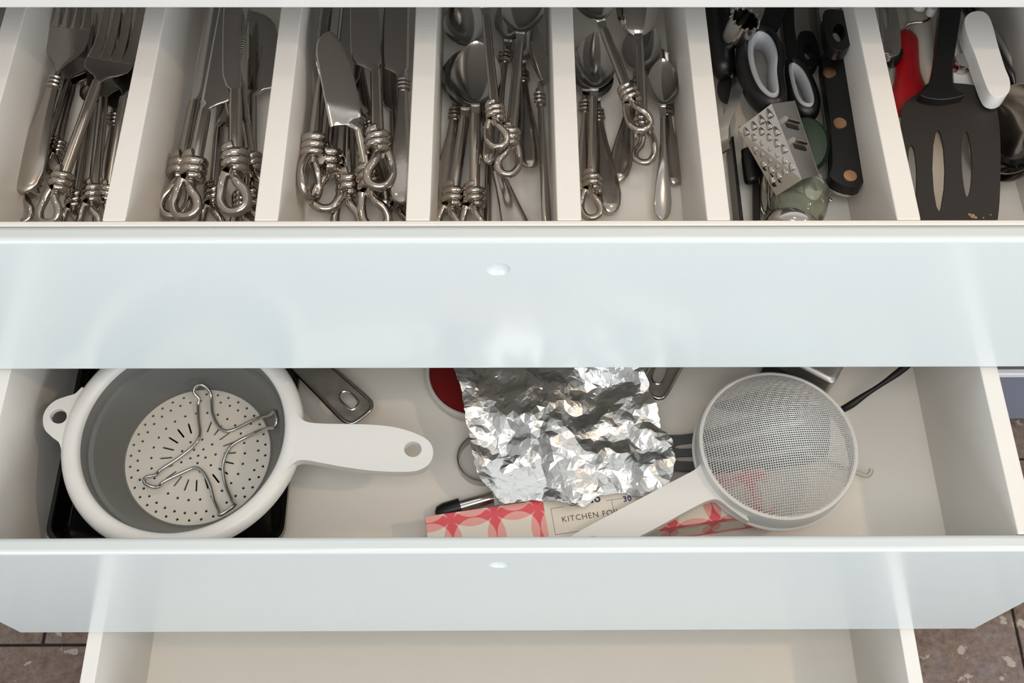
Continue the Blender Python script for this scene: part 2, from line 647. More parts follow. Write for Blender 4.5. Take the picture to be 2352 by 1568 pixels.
def fork_head(root, x, L, w, mname='steel', slot_at=.46, curve=.006):
    hw = w / 2

    def zc(t):
        return -curve * math.sin(min(1, t / .75) * PI) * .9 + (curve * .9 * (t - .75) / .25 if t > .75 else 0)
    pro = [(0, .13), (.06, .15), (.13, .32), (.19, .68), (.26, .93), (.34, 1.0), (.46, 1.0)]
    mb = MB().sheet([(x + t * slot_at / .46 * L, 0, hw * k, zc(t * slot_at / .46), .0030, .0008 * k) for t, k in pro], 11, .45)
    tw = w / 4 * .80
    for i in range(4):
        yc = (i - 1.5) * w / 4 * .985
        sts = []
        for j in range(7):
            t = slot_at - .035 + (1.0 - slot_at + .035) * j / 6
            k = 1.0 if j < 2 else 1.0 - (j - 1) / 5 * .55
            if j == 6:
                k *= .55
            if j == 0:
                yy, kk = yc, 1.22
            else:
                yy, kk = yc * (1 - .06 * j / 6), k
            sts.append((x + t * L, yy, tw / 2 * kk, zc(t), .0026, 0))
        mb.sheet(sts, 7, .6)
    mb.build('tines', M[mname], root, angle=50)


def knife_blade(root, x, L, w, mname='steel2', tip='round', side=1, serr=False, thick=.0030):
    hw = w / 2
    st = [(x - .002, 0, .0042, 0, .005, 0), (x + .004, 0, .0048, 0, .0045, 0), (x + .009, side * (hw - .005) * .5, .0070, 0, .003, 0)]
    pro = [(.10, .86), (.15, .97), (.25, 1.0), (.5, 1.0), (.7, .96), (.82, .86), (.9, .70), (.95, .52), (.985, .3), (1, .12)]
    for t, k in pro:
        h = hw * k
        st.append((x + t * L, side * ((hw - .005) * min(1, t / .1) * 1.0 - (hw - h) * (1 if tip == 'round' else -.9 + .9 * max(0, (t - .8) / .2))), h, 0, thick, 0))
    mb = MB().sheet(st, 11, .15)
    o = mb.build('blade', M[mname], root, angle=40)
    if serr:
        m2 = MB()
        for i in range(22):
            t = .45 + i * .02
            xx = x + t * L
            yb = -side * .0
            y0 = side * ((hw - .005) + hw) - side * .0006
            m2.tube([(xx, y0, -.0008), (xx, y0, .0008)], .0011, 6)
        m2.build('serration', M[mname], o, sm=False)


def spoon_bowl(root, x, L, w, depth, mname='steel2', neck=.0042):
    hw = w / 2
    st = [(x - .003, 0, neck, 0, .004, 0), (x + .004, 0, neck * .95, 0.0006, .0034, 0.0002), (x + .010, 0, neck * 1.15, .0015, .0028, .0006)]
    N = 22
    for i in range(1, N + 1):
        t = .5 - .5 * math.cos(PI * i / N)
        k = (math.sin(PI * t ** .84) ** .58) if i < N else .04
        k = max(k, (neck * 1.15 / hw) * (1 - t) ** 2, .04)
        z = .0022 + .0025 * math.cos(t * PI)
        st.append((x + .010 + t * (L - .010), 0, hw * k, z, .0016, depth * min(1, k) ** 1.5))
    MB().sheet(st, 19, .85).build('bowl', M[mname], root, angle=60)


HM = 1 / 1000.


def cutlery(kind, label, A, B, grp, s=.8, L=.075, w=.036, roll=0, depth=.009, hw=.0115, **kw):
    a = W(A[0], A[1], ZF1 + A[2] * HM)
    b = W(B[0], B[1], ZF1 + B[2] * HM)
    xn = (b - a).length
    hd, typ = kind.split('_')
    root = thing(('knotted_' if hd == 'knot' else 'flat_handled_' if hd == 'flat' else 'plain_') + ('teaspoon' if hd == 'plain' else typ), label, typ, group=grp)
    root.matrix_world = Matrix.Translation(a) @ frame(a, b, roll).to_4x4()
    if hd == 'knot':
        knot_handle(root, s, xn, kw.get('side', 1))
    elif hd == 'flat':
        flat_handle(root, xn, hw)
    else:
        plain_handle(root, xn)
    if typ == 'fork':
        fork_head(root, xn, L, w, slot_at=kw.get('slot_at', .46), curve=kw.get('curve', .006))
    elif typ == 'knife':
        knife_blade(root, xn, L, w, side=kw.get('bside', 1), serr=kw.get('serr', False), tip=kw.get('tip', 'round'))
    else:
        spoon_bowl(root, xn, L, w, depth, neck=.0024 if hd == 'plain' else .0036)
    return root


G1 = 'steel forks in the first wide compartment'
cutlery('flat_fork', 'wide flat-handled fork lying on top at the far left of the forks', (53, 442, 34), (128, 176, 46), G1, L=.088, w=.039, hw=.0135, slot_at=.66, curve=.004)
cutlery('knot_fork', 'knotted fork whose head lies under the wide flat-handled fork, against the left divider', (42, 520, 14), (150, 190, 22), G1, s=.85, L=.080, w=.034)
cutlery('knot_fork', 'knotted fork crossing on top of the forks with its wide tines upward', (104, 520, 30), (222, 192, 54), G1, s=.85, L=.110, w=.045, slot_at=.30, curve=.010)
cutlery('knot_fork', 'knotted fork in the middle of the forks, head under the crossing fork', (205, 545, 18), (237, 232, 26), G1, s=.85, L=.085, w=.038)
cutlery('knot_fork', 'thin knotted fork between the crossing fork and the middle fork', (160, 550, 8), (207, 250, 12), G1, s=.8, L=.075, w=.030)
cutlery('flat_fork', 'flat-handled fork with collar rings lying deep at the right of the forks', (248, 420, 6), (264, 262, 12), G1, L=.07, w=.030, hw=.009)
cutlery('knot_fork', 'knotted fork squeezed against the right divider of the fork compartment', (236, 530, 10), (283, 228, 38), G1, s=.7, L=.085, w=.032)
cutlery('knot_fork', 'small knotted fork with its coils showing halfway up between two forks', (122, 402, 10), (166, 200, 14), G1, s=.6, L=.07, w=.028)

G2 = 'steel knives in the second wide compartment'
cutlery('knot_knife', 'knotted knife at the left of the second compartment, blade straight up', (392, 506, 22), (447, 238, 34), G2, s=1.0, L=.13, w=.020, bside=-1, side=-1)
cutlery('knot_knife', 'knotted steak knife with serrated edge on top, second from the left divider', (422, 508, 38), (470, 258, 50), G2, s=1.0, L=.13, w=.029, bside=-1, serr=True)
cutlery('knot_knife', 'knotted knife lying highest at the middle right of its compartment, narrow blade', (540, 497, 44), (541, 214, 58), G2, s=1.05, L=.13, w=.017, side=1)
cutlery('knot_knife', 'low knotted knife between the two upper knives, its blade short and wide', (487, 548, 10), (503, 300, 16), G2, s=.85, L=.055, w=.024, bside=-1)
cutlery('knot_knife', 'knotted knife with a broad rounded blade leaning on the right side', (580, 548, 12), (580, 226, 26), G2, s=.8, L=.10, w=.032, bside=-1)
cutlery('knot_knife', 'knotted knife tight against the right divider, coils beside the highest knot', (598, 470, 26), (566, 292, 34), G2, s=.85, L=.095, w=.020)
cutlery('knot_knife', 'knotted knife at the bottom of the second compartment, only its coils showing', (560, 560, 14), (556, 330, 5), G2, s=.85, L=.09, w=.018)

G3 = 'steel knives in the third wide compartment'
cutlery('knot_knife', 'knotted knife standing on edge at the left of the third compartment', (706, 464, 36), (738, 188, 50), G3, s=1.0, L=.12, w=.020, roll=72)
cutlery('knot_knife', 'knotted knife second from left whose large open loop hangs lowest', (744, 490, 24), (772, 218, 34), G3, s=1.05, L=.13, w=.026, bside=-1, side=-1)
cutlery('knot_knife', 'knotted knife whose whole rounded blade lies visible on top', (872, 535, 24), (826, 304, 50), G3, s=.95, L=.100, w=.030, bside=1, tip='far')
cutlery('knot_knife', 'knotted knife pointing straight down under the visible rounded blade', (800, 545, 18), (803, 300, 28), G3, s=1.0, L=.09, w=.018)
cutlery('knot_knife', 'knotted knife with a broad bolster and its loop hooked over a flat handle', (872, 438, 50), (863, 170, 60), G3, s=.95, L=.12, w=.027, side=-1)
cutlery('flat_knife', 'flat-handled knife with collar rings along the right divider', (922, 466, 46), (926, 182, 54), G3, L=.12, w=.025, hw=.0115)
cutlery('flat_knife', 'flat-handled knife lying deep, only its blunt handle end showing under the hooked loop', (886, 472, 16), (848, 280, 24), G3, L=.1, w=.018, hw=.009)
cutlery('knot_knife', 'knotted knife low in the right corner of the third compartment', (917, 548, 12), (906, 262, 14), G3, s=.85, L=.11, w=.018)

G4 = 'steel spoons in the fourth wide compartment'
cutlery('knot_spoon', 'knotted spoon lying highest in the middle, its bowl hidden by the worktop', (1146, 343, 62), (1116, 42, 72), G4, s=.74, L=.075, w=.040, side=1)
cutlery('knot_spoon', 'large knotted tablespoon with its dark bowl facing up in the middle', (1088, 560, 16), (1092, 268, 40), G4, s=.86, L=.078, w=.046, depth=.010)
cutlery('knot_spoon', 'knotted tablespoon nested just under the large dark bowl', (1026, 560, 14), (1066, 275, 28), G4, s=.9, L=.080, w=.044)
cutlery('flat_spoon', 'spoon with bright round bowl at the top left of the spoons', (1118, 372, 14), (1082, 132, 36), G4, L=.064, w=.044, hw=.009)
cutlery('flat_spoon', 'flat-handled spoon along the left divider of the spoon compartment', (1020, 486, 14), (1047, 250, 14), G4, L=.072, w=.036, hw=.0125)
cutlery('knot_spoon', 'knotted spoon right of the highest one, its loop lying lower', (1163, 408, 48), (1193, 102, 62), G4, s=.80, L=.075, w=.040, side=-1)
cutlery('flat_spoon', 'thin-handled spoon turned on its side beside the right divider', (1258, 545, 26), (1240, 214, 42), G4, L=.075, w=.034, roll=62, hw=.006, depth=.008)
cutlery('flat_spoon', 'flat-handled spoon with rounded handle end right of the knots', (1218, 386, 24), (1200, 165, 20), G4, L=.07, w=.034, hw=.0105)
cutlery('flat_spoon', 'flat-handled spoon with collar rings seen between two knotted rods', (1120, 376, 30), (1163, 118, 38), G4, L=.07, w=.032, hw=.0085)
cutlery('flat_knife', 'wide flat handle of a knife running out at the front of the spoon compartment', (1218, 620, 10), (1128, 345, 22), G4, L=.05, w=.016, hw=.0135)
cutlery('knot_spoon', 'knotted spoon lying lowest between the rods, its rod hardly showing', (1118, 600, 8), (1123, 330, 8), G4, s=.6, L=.06, w=.026)

G5 = 'steel spoons in the fifth wide compartment'
cutlery('knot_spoon', 'knotted spoon with bright open bowl beside the left divider, lying at the left', (1358, 508, 20), (1364, 230, 34), G5, s=.76, L=.075, w=.040, depth=.010, side=1)
cutlery('knot_spoon', 'knotted spoon lying diagonally on top, its loop pointing down right', (1481, 304, 52), (1388, 72, 62), G5, s=.78, L=.07, w=.038, side=1)
cutlery('knot_spoon', 'knotted spoon turned face down on top, right of the diagonal spoon', (1481, 380, 32), (1468, 98, 52), G5, s=.78, L=.075, w=.040, roll=180)
cutlery('plain_spoon', 'plain teaspoon with a slim handle lying alone at the right', (1521, 505, 14), (1522, 268, 30), G5, L=.062, w=.030, depth=.008)
cutlery('flat_spoon', 'flat-handled spoon with its bowl in the shade behind the knots', (1418, 418, 8), (1460, 188, 14), G5, L=.075, w=.038, hw=.0105)
cutlery('flat_spoon', 'flat-handled spoon beneath the bright bowl, handle end pointing down right', (1403, 490, 10), (1372, 252, 12), G5, L=.072, w=.038, hw=.0115)
cutlery('flat_spoon', 'flat-handled spoon under the plain teaspoon at the right divider', (1550, 425, 6), (1530, 240, 6), G5, L=.07, w=.032, hw=.0095)
cutlery('flat_spoon', 'flat-handled spoon squeezed between the left divider and the bright-bowled spoon', (1337, 440, 12), (1345, 232, 18), G5, L=.072, w=.034, hw=.0075)

# ------------------------------------------------------------------ sixth compartment: utensils
H1 = lambda h: ZF1 + h * HM


def plate_obj(name, pts, h0, th, m, parent=None, holes=(), sm=1, bevel=.001, base=ZF1, tilt=None, k=4, seg=3, closed_smooth=True):
    """a plate whose outline is given where it stands; h0 is the height of its underside in mm"""
    z = base + h0 * HM
    P2 = pxy(pts, z)
    if closed_smooth:
        P2 = [tuple(p[:2]) for p in crom([(a, b, 0) for a, b in P2], k, True)]
    Hs = []
    for h in holes:
        q = pxy(h, z)
        Hs.append([tuple(p[:2]) for p in crom([(a, b, 0) for a, b in q], 3, True)] if len(q) < 12 else q)
    cx = sum(p[0] for p in P2) / len(P2)
    cy = sum(p[1] for p in P2) / len(P2)
    zf = None
    if tilt:
        zf = lambda p: (p[0] - cx) * tilt[0] + (p[1] - cy) * tilt[1]
    mb = MB().plate(P2, Hs, z, z + th, zf)
    return mb.build(name, m, parent, sm=True, bevel=bevel, origin=(cx, cy, z), seg=seg)


# scissors: two finger loops with grey grips
sc = thing('kitchen_scissors', 'black and grey kitchen scissors, two finger loops toward the front', 'scissors')


def ring_tube(name, pts, hs, r, m, parent, flat=1.0, n=12):
    P = crom([W(u, v, H1(h)) for (u, v), h in zip(pts, hs)], 5, True)
    c = sum(P, Vector()) / len(P)
    o = MB().tube([p - c for p in P], r, n, closed=True, flat=flat).build(name, m, parent)
    o.location = c
    return o, P


l1 = [(1735, 82), (1765, 92), (1783, 135), (1782, 180), (1788, 235), (1768, 246), (1738, 225), (1718, 185), (1708, 140), (1714, 100)]
ring_tube('finger_loop', l1, [52] * 10, .0075, M['black'], sc, 1.6)
l1i = [(1737, 93), (1760, 104), (1774, 138), (1773, 180), (1777, 226), (1764, 234), (1742, 213), (1727, 180), (1719, 140), (1722, 108)]
ring_tube('grip', l1i, [54] * 10, .0042, M['gripgrey'], sc, 2.9)
l2 = [(1815, 150), (1838, 165), (1858, 200), (1868, 235), (1862, 262), (1838, 260), (1818, 235), (1808, 195), (1805, 165)]
ring_tube('finger_loop', l2, [36] * 9, .0062, M['black'], sc, 1.6)
l2i = [(1817, 160), (1835, 174), (1851, 204), (1860, 236), (1856, 252), (1838, 248), (1825, 228), (1816, 195), (1812, 170)]
ring_tube('grip', l2i, [38] * 9, .0036, M['gripgrey'], sc, 2.6)
plate_obj('shank', [(1738, 84), (1772, 92), (1800, 40), (1815, -10), (1790, -60), (1765, -20), (1752, 40)], 44, .012, M['black'], sc, bevel=.004)
plate_obj('shank', [(1806, 168), (1828, 158), (1816, 60), (1818, -10), (1800, -60), (1786, -20), (1790, 60), (1797, 130)], 30, .012, M['black'], sc, bevel=.004)
plate_obj('blade', [(1788, -50), (1806, -50), (1816, -200), (1806, -260), (1796, -200)], 38, .003, M['steel2'], sc)

# small box grater
E0, E1 = W(1772, 238, H1(86)), W(1842, 412, H1(70))
L0, L1 = W(1695, 297, H1(60)), W(1783, 450, H1(44))
R0, R1 = W(1826, 231, H1(60)), W(1882, 400, H1(48))
B0, B1 = L0 + R0 - E0, L1 + R1 - E1
gr = thing('box_grater', 'small steel box grater lying on the other utensils', 'grater')
gc = (E0 + E1) / 2
gr.location = gc


def gface(P, Q, R, S, name):
    """thin face plate P-Q (one end) S-R (other end)"""
    n = (Q - P).cross(S - P).normalized()
    mid = (B0 + E1) / 2
    if n.dot((P + R) / 2 - mid) < 0:
        n = -n
    mb = MB()
    a = [p - gc for p in (P, Q, R, S)]
    b = [p - n * .0012 for p in a]
    mb.add(a + b, [(0, 1, 2, 3), (7, 6, 5, 4), (0, 4, 5, 1), (1, 5, 6, 2), (2, 6, 7, 3), (3, 7, 4, 0)])
    o = mb.build(name, M['grater'], gr, sm=False)
    return o, n


fa, na = gface(L0, E0, E1, L1, 'coarse_face')
fb, nb = gface(E0, R0, R1, E1, 'slicing_face')
gface(R0, B0, B1, R1, 'rear_face')
gface(B0, L0, L1, B1, 'rear_face')


def bilin(P, Q, R, S, a, b):
    return P.lerp(Q, a).lerp(S.lerp(R, a), b)


mbd, mbt = MB(), MB()
for r in range(7):
    for c in range(4):
        a = .15 + .235 * c + (.118 if r % 2 else 0)
        b = .10 + r * .118
        if a > .93:
            continue
        p = bilin(L0, E0, E1, L1, a, b) - gc
        ax = ((E1 - E0) + (L1 - L0)).normalized()
        bx = na.cross(ax)
        # raised scoop open toward the front
        rs = []
        for i in range(6):
            t = i / 5
            rad = .0034 * (.25 + .75 * math.sin(t * PI * .5))
            cc = p + ax * (-.0065 + .009 * t) - na * .0004
            hgt = .0030 * math.sin(t * PI * .55)
            rs.append([cc + bx * rad * math.cos(q * PI / 6) + na * (hgt * math.sin(q * PI / 6)) for q in range(7)])
        n0 = len(mbt.v)
        mbt.v += [tuple(v) for rr_ in rs for v in rr_]
        for i in range(5):
            for j in range(6):
                mbt.f.append((n0 + i * 7 + j, n0 + i * 7 + j + 1, n0 + (i + 1) * 7 + j + 1, n0 + (i + 1) * 7 + j))
        dd = [p + ax * (.0034 + .0030 * math.sin(q)) + bx * .0028 * math.cos(q) + na * .00025 for q in [2 * PI * k_ / 10 for k_ in range(10)]]
        mbd.add(dd, [tuple(range(10))])
mbt.build('grating_teeth', M['steel2'], fa)['kind'] = 'stuff'
mbd.build('cut_holes', M['black'], fa, sm=False)['kind'] = 'stuff'
for (a, b) in ((.5, .30), (.5, .58)):
    p = bilin(E0, R0, R1, E1, a, b) - gc
    ax = ((E1 - E0) + (R1 - R0)).normalized()
    bx = nb.cross(ax)
    mb = MB()
    mb.tube([p - bx * .010 + nb * .0012 - ax * .003, p + bx * .010 + nb * .0012 - ax * .003], .0026, 8)
    mb.build('slicing_ridge', M['steel2'], fb)
    mb = MB()
    q = [p - bx * .010 + ax * .0005 + nb * .0004, p + bx * .010 + ax * .0005 + nb * .0004, p + bx * .010 + ax * .0045 + nb * .0004, p - bx * .010 + ax * .0045 + nb * .0004]
    mb.add(q, [(0, 1, 2, 3)])
    mb.build('slicing_slot', M['black'], fb, sm=False)
ax = (E1 - E0).normalized()
hb = plate_obj('hanging_tab', [(1844, 410), (1884, 401), (1886, 440), (1872, 462), (1852, 455), (1846, 440)], 47, .0016, M['steel2'], None, holes=([(1864, 412), (1876, 440), (1862, 434)],), bevel=.0004)
hb.parent = gr
hb.matrix_parent_inverse = Matrix.Translation(-gc)

# dark green round peeler head behind the grater
gp = MB()
gp.lathe([(.0001, .006), (.012, .0058), (.021, .0035), (.0235, 0), (.021, -.0035), (.012, -.0058), (.0001, -.006)], (0, 0, 0), 40)
gd = gp.build('jar_gripper', M['green'])
gd.location = W(1852, 333, H1(34))
gd.scale = (.85, 1.15, 1.3)
gd.rotation_euler = (math.radians(15), math.radians(-20), 0)
tag(gd, 'dark green round plastic disc tucked behind the box grater', 'gadget')

# riveted black knife handle
rk = thing('riveted_kitchen_knife', 'big kitchen knife with black handle and three copper rivets', 'knife')
KN = [(1880, 155), (1925, 158), (1938, 200), (1957, 290), (1978, 400), (1980, 425), (1962, 442), (1930, 438), (1900, 420), (1905, 390), (1898, 300), (1885, 220)]
zk = H1(34)
plate_obj('handle', KN, 34, .0125, M['black'], rk, bevel=.0035, tilt=(0, .06))
plate_obj('tang', [(1882, 158), (1925, 160), (1940, 205), (1959, 290), (1981, 402), (1982, 428), (1962, 447), (1928, 443), (1896, 424), (1901, 390), (1895, 300), (1883, 220)], 30, .003, M['steel2'], rk, bevel=.0005, tilt=(0, .06))
plate_obj('handle_scale', [(1880, 158), (1925, 161), (1938, 205), (1957, 292), (1978, 403), (1980, 428), (1962, 445), (1930, 441), (1895, 422), (1900, 390), (1892, 300), (1882, 220)], 20, .0098, M['black'], rk, bevel=.003, tilt=(0, .06))
cyk = sum(W(u, v, zk).y for u, v in KN) / len(KN)
for (u, v) in ((1903, 172), (1929, 283), (1955, 399)):
    pz = W(u, v, H1(47))
    o = MB().lathe([(.0001, .0013), (.0058, .0011), (.0062, 0), (.0062, -.002)], (0, 0, 0), 28).build('rivet', M['copper'], rk)
    o.location = (pz.x, pz.y, H1(46.3) + (pz.y - cyk) * .06)
plate_obj('blade', [(1885, 150), (1922, 150), (1905, -60), (1880, -160), (1850, -120), (1858, 40)], 31, .0025, M['steel2'], rk, bevel=.0006, tilt=(0, .06))

# black loop handles of two gadgets at the back


def loop_gadget(name, label, loop, hole, shaft, h, cat):
    t = thing(name, label, cat)
    plate_obj('handle', loop, h, .013, M['black'], t, holes=(hole,), bevel=.0045)
    plate_obj('shaft', shaft, h + 3, .006, M['brushed'], t, bevel=.0015)
    return t


loop_gadget('peeler', 'utensil with black handle and oval hanging hole near the divider, steel shaft upward',
            [(1884, 50), (1905, 44), (1930, 50), (1948, 80), (1950, 110), (1935, 135), (1912, 138), (1892, 120), (1885, 85)],
            [(1905, 88), (1918, 76), (1930, 90), (1928, 112), (1915, 118), (1905, 106)],
            [(1882, 55), (1925, 52), (1918, -30), (1905, -120), (1880, -120), (1878, -30)], 58, 'peeler')
loop_gadget('peeler', 'utensil with black looped handle in the middle, behind the right scissor loop',
            [(1828, 98), (1845, 92), (1862, 100), (1872, 130), (1874, 160), (1860, 176), (1842, 172), (1830, 150), (1826, 120)],
            [(1840, 130), (1848, 122), (1858, 132), (1858, 150), (1848, 158), (1840, 148)],
            [(1824, 100), (1850, 96), (1845, 20), (1838, -80), (1818, -80), (1818, 20)], 24, 'peeler')

# open steel corer tube
cr = thing('apple_corer', 'steel corer tube with open end at the top left of the utensils', 'corer')
p0, p1 = W(1712, 44, H1(82)), W(1673, 108, H1(46))
d = (p0 - p1)
mb = MB()
pr = [(0, .004), (.15, .009), (.4, .0125), (.75, .0135), (1.0, .0135)]
rs = []
fx = frame(p1, p0)
for t, r in pr:
    rs.append([p1 + d * t + fx @ Vector((0, math.cos(2 * PI * j / 28) * r, math.sin(2 * PI * j / 28) * r)) for j in range(28)])
for t, r in pr[::-1][:-1]:
    rs.append([p1 + d * (t * .999) + fx @ Vector((0, math.cos(2 * PI * j / 28) * (r - .0009), math.sin(2 * PI * j / 28) * (r - .0009))) for j in range(28)])
mb.rings(rs)
o = mb.build('tube', M['steel2'], cr)
mb = MB()
for j in range(12):
    a = 2 * PI * j / 12
    mb.tube([p0 + fx @ Vector((-.001, math.cos(a) * .0132, math.sin(a) * .0132)), p0 + fx @ Vector((.003, math.cos(a) * .0132, math.sin(a) * .0132))], [.0022, .0004], 5)
mb.build('teeth', M['steel2'], cr)
MB().tube([p1 + d * .08, p1 - d * .9], [.0065, .008], 12).build('handle', M['black'], cr)

# long dark handle along the left divider
dh = thing('black_handled_utensil', 'long black handle lying against the left divider behind the corer', 'utensil')
MB().tube(crom([W(1640, -60, H1(50)), W(1648, 20, H1(48)), W(1656, 90, H1(44)), W(1660, 150, H1(38)), W(1654, 185, H1(32))], 5), [.012] * 17 + [.010, .008, .005, .002], 14).build('handle', M['black'], dh)
plate_obj('head', [(1648, 195), (1675, 180), (1688, 215), (1672, 240), (1652, 228)], 26, .004, M['nylon'], dh, bevel=.001)

# curved steel strip
cs = thing('steel_strip_peeler', 'curved strip of steel rising beside the left divider, left of the scissors', 'utensil')
P = crom([W(1702, 150, H1(40)), W(1694, 200, H1(46)), W(1682, 245, H1(52)), W(1664, 285, H1(48)), W(1660, 320, H1(40)), W(1666, 350, H1(30))], 6)
mb = MB()
rs = []
for i, p in enumerate(P):
    w_ = .0065 * (1 - .45 * (i / len(P)))
    rs.append([p + Vector((w_, .001, .003)), p + Vector((w_, .001, .0042)), p + Vector((-w_, -.001, -.003 + .0012)), p + Vector((-w_, -.001, -.003))])
mb.rings(rs)
mb.build('strip', M['steel2'], cs)

# thin dark knife standing on edge by the divider
ek = thing('paring_knife', 'thin dark knife standing on edge along the left divider', 'knife')
plate_obj('handle', [(1668, 350), (1674, 348), (1696, 540), (1688, 548)], 4, .024, M['black'], ek, bevel=.001, closed_smooth=False)
plate_obj('blade', [(1668.5, 348), (1671, 347), (1660, 240), (1658, 220)], 8, .018, M['brushed'], ek, bevel=0, closed_smooth=False)

# black plastic handle in the middle of the compartment
bh = thing('black_handled_opener', 'slim black plastic handle pointing down beside the grater', 'utensil')
MB().tube(crom([W(1722, 345, H1(26)), W(1726, 380, H1(24)), W(1730, 410, H1(22)), W(1734, 418, H1(21))], 5), [.008] * 3 + [.0085] * 9 + [.0078, .006, .004, .002], 14, flat=.8).build('handle', M['black'], bh)
plate_obj('stem', [(1727, 405), (1741, 405), (1746, 540), (1729, 540)], 14, .004, M['nylon'], bh, bevel=.0008, closed_smooth=False)

# steel wire tongs
for i, (lab, x0) in enumerate((('thin steel wire handle loop beside the black handle', 1748), ('thin steel wire handle loop nearest the grater bottom', 1768))):
    tw_ = thing('wire_tongs', lab, 'utensil', group='wire handle loops under the grater')
    pts = [(x0 + 3, 395), (x0 - 2, 430), (x0 - 1, 470), (x0 + 6, 490), (x0 + 12, 480), (x0 + 14, 440), (x0 + 12, 395)]
    P = crom([W(u, v, H1(14 + 4 * i)) for u, v in pts], 5)
    MB().tube(P, .0016, 8).build('wire', M['steel2'], tw_)
    MB().tube(crom([W(x0 + 5, 398, H1(14 + 4 * i)), W(x0 - 8, 330, H1(16)), W(x0 - 16, 280, H1(12))], 4), .0022, 8).build('shaft', M['steel2'], tw_)

# glass jar with metal lid
jar = thing('glass_jar', 'small green glass jar with a steel screw lid at the front of the utensils', 'jar')
c0, c1 = W(1812, 545, H1(31)), W(1842, 445, H1(31))
fj = frame(c0, c1)


def axis_lathe(prof, m, name, n=40):
    rs = [[c0 + fj @ Vector((x, math.cos(2 * PI * j / n) * r, math.sin(2 * PI * j / n) * r)) for j in range(n)] for x, r in prof]
    return MB().rings(rs).build(name, m, jar)


axis_lathe([(-.002, .020), (0, .0235), (.002, .0245), (.006, .0250), (.012, .0250), (.0135, .0242), (.0137, .020)], M['steel2'], 'lid')
axis_lathe([(.0138, .020), (.018, .0195), (.022, .022), (.03, .0245), (.052, .0245), (.056, .022), (.057, .012), (.0575, .010), (.0555, .010), (.054, .019), (.05, .0222), (.03, .0222), (.022, .0195), (.0139, .018)], M['glass'], 'jar_body')

# small knife ends under the jar
MB_ = thing('steel_skewer', 'thin pointed steel rod between the jar and the riveted handle', 'skewer')
MB().tube([W(1880, 410, H1(14)), W(1893, 445, H1(12)), W(1909, 462, H1(10))], [.0026, .0024, .0016], 10).build('rod', M['steel2'], MB_)

# ------------------------------------------------------------------ seventh compartment
tn = thing('slotted_turner', 'black nylon slotted turner lying on top at the right of the drawer', 'turner')
TO = [(2122, 208), (2150, 205), (2185, 207), (2230, 212), (2262, 228), (2282, 262), (2293, 320), (2298, 400), (2298, 480), (2290, 525), (2270, 545), (2200, 552), (2130, 550), (2098, 540), (2085, 480), (2076, 400), (2068, 320), (2066, 262), (2082, 240), (2105, 226)]
S1 = [(2151, 306), (2157, 315), (2165, 345), (2170, 390), (2170, 430), (2165, 470), (2161, 481), (2154, 470), (2146, 435), (2141, 390), (2141, 340), (2145, 315)]
S2 = [(2215, 308), (2221, 320), (2229, 355), (2232, 390), (2231, 425), (2226, 446), (2220, 444), (2212, 410), (2207, 370), (2206, 335), (2209, 315)]
S3 = [(2091, 338), (2098, 350), (2104, 385), (2106, 420), (2105, 450), (2099, 452), (2092, 420), (2086, 380), (2085, 350)]
plate_obj('head', TO, 56, .0026, M['nylon'], tn, holes=(S1, S2, S3), bevel=.0008, tilt=(0, .10))
plate_obj('handle', [(2112, 222), (2132, 196), (2142, 150), (2146, 80), (2150, 10), (2152, -60), (2180, -60), (2198, -20), (2198, 40), (2190, 110), (2184, 170), (2190, 206), (2215, 222), (2160, 232)], 70, .0085, M['black'], tn, bevel=.0035, tilt=(0, .10))
for i, (u, v, r) in enumerate(((2233, 497, .0024), (2240, 500, .0016), (2226, 493, .0013), (2258, 501, .0009), (2275, 494, .0008))):
    o = MB().lathe([(.0001, r * .8), (r * .6, r * .6), (r, 0), (r * .8, -r * .2)], (0, 0, 0), 9).build('crumb', M['crumb'], tn)
    hh = 59.5
    p = W(u, v, H1(52))
    o.location = (p.x, p.y, H1(52.5))

rh = thing('red_handled_utensil', 'utensil with a glossy red handle and a wire end beside the turner', 'utensil')
MB().tube(crom([W(2077, 72, H1(40)), W(2080, 110, H1(41)), W(2082, 150, H1(42)), W(2088, 200, H1(43)), W(2092, 240, H1(42)), W(2094, 275, H1(40))], 4),
          [.002, .0085, .0115, .0125, .0122, .0122, .0120, .012, .012, .012, .0125, .0135, .015, .0165, .018, .0185, .0185, .018, .017, .012, .006], 18, flat=.75).build('handle', M['red'], rh)
MB().tube(crom([W(2076, 74, H1(44)), W(2082, 58, H1(50)), W(2100, 52, H1(54)), W(2120, 50, H1(56)), W(2134, 42, H1(58)), W(2135, 28, H1(60)), W(2125, 5, H1(60))], 5), .0014, 8).build('wire', M['steel2'], rh)

for lab, pts, r, h in (('cream rod handle just right of the red handle', [(2062, -60), (2075, 20), (2092, 110), (2104, 180)], .0105, 24),
                       ('pale grey-white rod handle closest to the turner handle', [(2100, -60), (2108, 20), (2120, 100), (2130, 190), (2132, 230)], .0105, 38)):
    t = thing('plastic_handled_utensil', lab, 'utensil', group='pale rod handles beside the turner')
    MB().tube(crom([W(u, v, H1(h)) for u, v in pts], 5), r, 14).build('handle', M['creamplastic'], t)
wt2 = thing('white_plastic_clip', 'white plastic tip peeking in at the top above the red handle', 'clip')
plate_obj('clip', [(2098, 22), (2122, 26), (2112, 0), (2095, -10)], 66, .008, M['whiteplastic'], wt2, bevel=.002)
plate_obj('tip', [(2126, 32), (2140, 40), (2152, 26), (2155, 0), (2135, 5)], 64, .009, M['whiteplastic'], wt2, bevel=.003)

